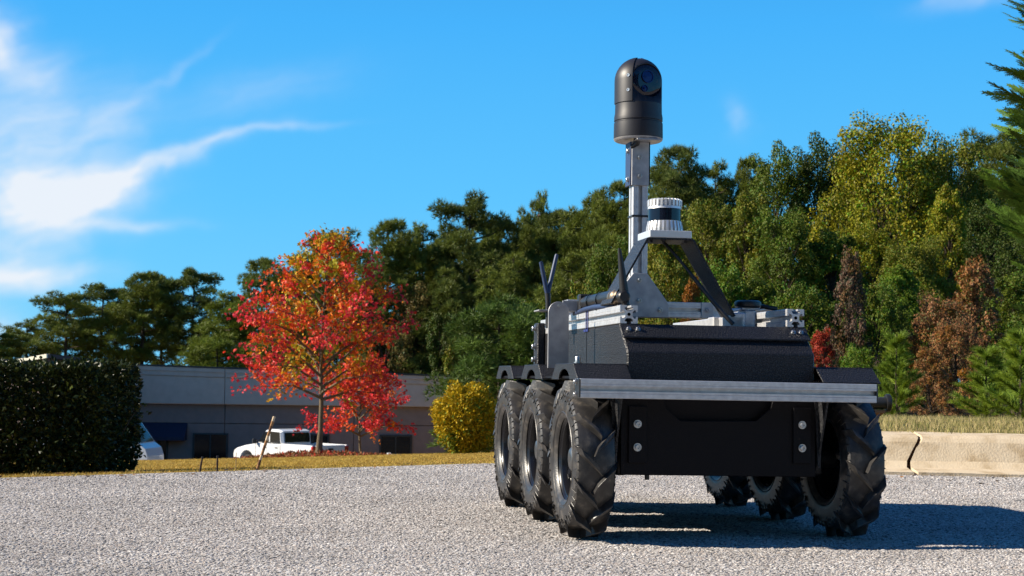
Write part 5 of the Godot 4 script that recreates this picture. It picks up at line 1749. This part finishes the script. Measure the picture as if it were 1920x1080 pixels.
	sheet(b, [Vector3(-0.169, 0.7445, -0.029), Vector3(-0.169, 0.7445, -0.146), Vector3(-0.262, 0.578, -0.146), Vector3(-0.262, 0.578, -0.029)], 0.005)
	part("bridge_strut", b, M.black_powder_coat, o)
	b = Mb.new()
	sheet(b, [Vector3(-0.051, 0.7445, -0.029), Vector3(-0.051, 0.7445, -0.140), Vector3(0.060, 0.552, -0.132), Vector3(0.060, 0.552, -0.029)], 0.005)
	part("bridge_strut", b, M.black_powder_coat, o)
	b = Mb.new()
	var path := []
	var rad := []
	for i in 15:
		var t := i / 14.0
		path.append(Vector3(-0.112, 0.742, -0.09).bezier_interpolate(Vector3(-0.075, 0.70, -0.06), Vector3(-0.02, 0.60, -0.02), Vector3(0.042, 0.530, 0.012), t))
		rad.append(0.0042 if t < 0.45 else 0.0056)
	b.tube(path, rad, 10)
	part("scanner_cable", b, M.black_plastic, o)
	# satellite aerial on the right rail
	b = Mb.new()
	b.lathe([[0.0, 0.0], [0.030, 0.0], [0.0345, 0.004], [0.0355, 0.010], [0.034, 0.016], [0.027, 0.0195], [0.0, 0.021]], 40, Vector3(0.119, 0.5775, -0.10))
	part("disc_aerial", b, M.black_plastic, o)
	b = Mb.new()
	b.box(Vector3(0.119, 0.5745, -0.10), Vector3(0.05, 0.006, 0.05), 0.001)
	b.tube([Vector3(0.112, 0.574, -0.08), Vector3(0.112, 0.53, -0.08)], [0.006, 0.006], 8)
	part("aerial_bracket", b, M.aluminium_plate, o)
	b = Mb.new()
	b.tube([Vector3(0.062, 0.569, -0.085), Vector3(0.105, 0.5745, -0.085)], [0.0045, 0.0045], 12)
	part("aerial_arm", b, M.silver, o)
	# radio tube along the left rail, with its whip
	b = Mb.new()
	b.tube([Vector3(-0.238, 0.598, -0.42), Vector3(-0.238, 0.597, -0.10)], [0.0185, 0.0195], 20)
	b.box(Vector3(-0.238, 0.600, -0.43), Vector3(0.040, 0.046, 0.03), 0.004)
	var tb := part("radio_tube", b, M.black_plastic, o)
	b = Mb.new()
	b.lathe([[0.0, -0.105], [0.0185, -0.105], [0.0200, -0.098], [0.0200, -0.088], [0.0165, -0.086], [0.0165, -0.078], [0.0200, -0.076], [0.0200, -0.062], [0.0160, -0.058], [0.0150, -0.048], [0.0170, -0.046], [0.0170, -0.034], [0.0130, -0.030], [0.0, -0.030]], 28, Vector3(-0.238, 0.596, 0.0), Vector3.BACK)
	part("connector", b, M.bronze, tb)
	b = Mb.new()
	b.lathe([[0.0, -0.034], [0.0150, -0.034], [0.0165, -0.024], [0.0165, -0.008], [0.012, -0.002], [0.0, -0.002]], 24, Vector3(-0.236, 0.594, 0.0), Vector3.BACK)
	b.tube([Vector3(-0.228, 0.572, -0.018), Vector3(-0.2335, 0.610, -0.018), Vector3(-0.239, 0.660, -0.019), Vector3(-0.2445, 0.706, -0.02), Vector3(-0.246, 0.716, -0.02)], [0.0095, 0.0115, 0.0085, 0.0052, 0.0035], 16)
	part("whip_aerial", b, M.black_plastic, tb)
	for z in [-0.33, -0.22]:
		b = Mb.new()
		b.lathe([[0.0205, -0.0025], [0.0222, -0.0025], [0.0222, 0.0025], [0.0205, 0.0025]], 24, Vector3(-0.238, 0.5975, z), Vector3.BACK)
		b.box(Vector3(-0.2565, 0.584, z), Vector3(0.003, 0.03, 0.005))
		part("cable_tie", b, M.black_plastic, tb)
	b = Mb.new()
	b.tube([Vector3(-0.252, 0.571, -0.50), Vector3(-0.256, 0.577, -0.36), Vector3(-0.256, 0.5785, -0.24), Vector3(-0.252, 0.576, -0.14), Vector3(-0.24, 0.573, -0.08)], [0.006, 0.007, 0.007, 0.007, 0.006], 8)
	part("cable", b, M.navy_plastic, o)
	for z in [-0.335, -0.315]:
		b = Mb.new()
		b.box(Vector3(-0.2562, 0.5475, z), Vector3(0.0022, 0.060, 0.005))
		b.box(Vector3(-0.2562, 0.519, z - 0.01), Vector3(0.003, 0.006, 0.03))
		part("rail_tie", b, M.blue_tie, o)
	# upright round-topped plate beside the deck
	b = Mb.new()
	var pl := PackedVector2Array([Vector2(-0.3785, 0.416), Vector2(-0.3225, 0.416)])
	for p in arc(-0.3505, 0.5635, 0.028, 0.0, PI, 14):
		pl.append(p)
	b.prism(pl, -0.2535, -0.2495, Transform3D.IDENTITY, 0.0008)
	var up_plate := part("round_topped_plate", b, M.aluminium_plate, o)
	b = Mb.new()
	bolt(b, Vector3(-0.3505, 0.5805, -0.2495), Vector3.BACK, 0.0028, 0.003)
	part("bolt", b, M.steel_bolt, up_plate)
	# bracket and twin paddle aerials behind it
	b = Mb.new()
	b.box(Vector3(-0.305, 0.578, -0.50), Vector3(0.115, 0.004, 0.07), 0.001)
	b.box(Vector3(-0.275, 0.590, -0.44), Vector3(0.05, 0.03, 0.004), 0.001)
	part("aerial_shelf", b, M.aluminium_plate, o)
	b = Mb.new()
	b.tube([Vector3(-0.328, 0.53, -0.50), Vector3(-0.3285, 0.60, -0.50), Vector3(-0.330, 0.628, -0.50)], [0.0075, 0.0075, 0.009], 12)
	var ab := part("aerial_base", b, M.black_plastic, o)
	for e in [Vector3(-0.353, 0.716, -0.49), Vector3(-0.303, 0.740, -0.51)]:
		b = Mb.new()
		var a := Vector3(-0.331, 0.622, -0.50)
		b.tube([a, a.lerp(e, 0.15), a.lerp(e, 0.97), e], [0.0052, 0.0064, 0.0056, 0.0035], 10)
		part("paddle_aerial", b, M.navy_plastic, ab)
	# fixings on the rear corner
	b = Mb.new()
	b.box(Vector3(-0.268, 0.475, -0.93), Vector3(0.024, 0.17, 0.06), 0.003)
	var rc := part("corner_bracket", b, M.black_powder_coat, o)
	for y in [0.543, 0.487, 0.447]:
		b = Mb.new()
		bolt(b, Vector3(-0.280, y, -0.93), Vector3.LEFT, 0.008, 0.012)
		part("bolt", b, M.steel_bolt, rc)

func arc_profile(r: float, y: float, n: int) -> Array:
	var out := []
	for i in range(1, n + 1):
		var a := PI / 2 * i / n
		out.append([r * cos(a) if i < n else 0.0, y + r * sin(a)])
	return out

# ---------------------------------------------------------------- scene
func _ready() -> void:
	# camera
	var cam := Camera3D.new()
	cam.name = "camera"
	add_child(cam)
	cam.position = Vector3(0, 0.385, 0)
	cam.basis = Basis(Vector3.RIGHT, atan(171.0 / 2700.0)) * Basis(Vector3.BACK, deg_to_rad(0.8))
	cam.fov = rad_to_deg(2.0 * atan(540.0 / 2700.0))
	cam.near = 0.05
	cam.far = 1500.0
	cam.current = true
	var lens := CameraAttributesPhysical.new()
	lens.frustum_focal_length = 60.0
	lens.frustum_focus_distance = 3.6
	lens.frustum_near = 0.05
	lens.frustum_far = 1500.0
	lens.exposure_aperture = 24.0
	cam.attributes = lens
	# sky
	var we := WorldEnvironment.new()
	we.name = "environment"
	add_child(we)
	var env := Environment.new()
	we.environment = env
	env.background_mode = Environment.BG_SKY
	var sky := Sky.new()
	var pan := PanoramaSkyMaterial.new()
	pan.panorama = make_sky()
	pan.energy_multiplier = 0.5
	sky.sky_material = pan
	env.sky = sky
	env.tonemap_mode = Environment.TONE_MAPPER_LINEAR
	env.tonemap_exposure = 1.9
	env.sdfgi_enabled = true
	env.ssao_enabled = true
	env.ssil_enabled = true
	# sun: low, from the left
	var sun := DirectionalLight3D.new()
	sun.name = "sun"
	add_child(sun)
	sun.light_energy = 1.6
	sun.light_color = Color(1.0, 0.955, 0.88)
	sun.light_angular_distance = 0.5
	sun.shadow_enabled = true
	var el := deg_to_rad(30.0)
	var to_sun := Vector3(-cos(el) * 0.9985, sin(el), cos(el) * 0.04)
	sun.look_at_from_position(to_sun * 50.0, Vector3.ZERO)

	rng.seed = 7
	materials()
	terrain()
	building()
	robot()
	hedge()
	round_bush()
	trees()
	cypress()
	pickup()
	van()
	sedan()
	mulch()
	grass()
	stakes()
	pipe_end()
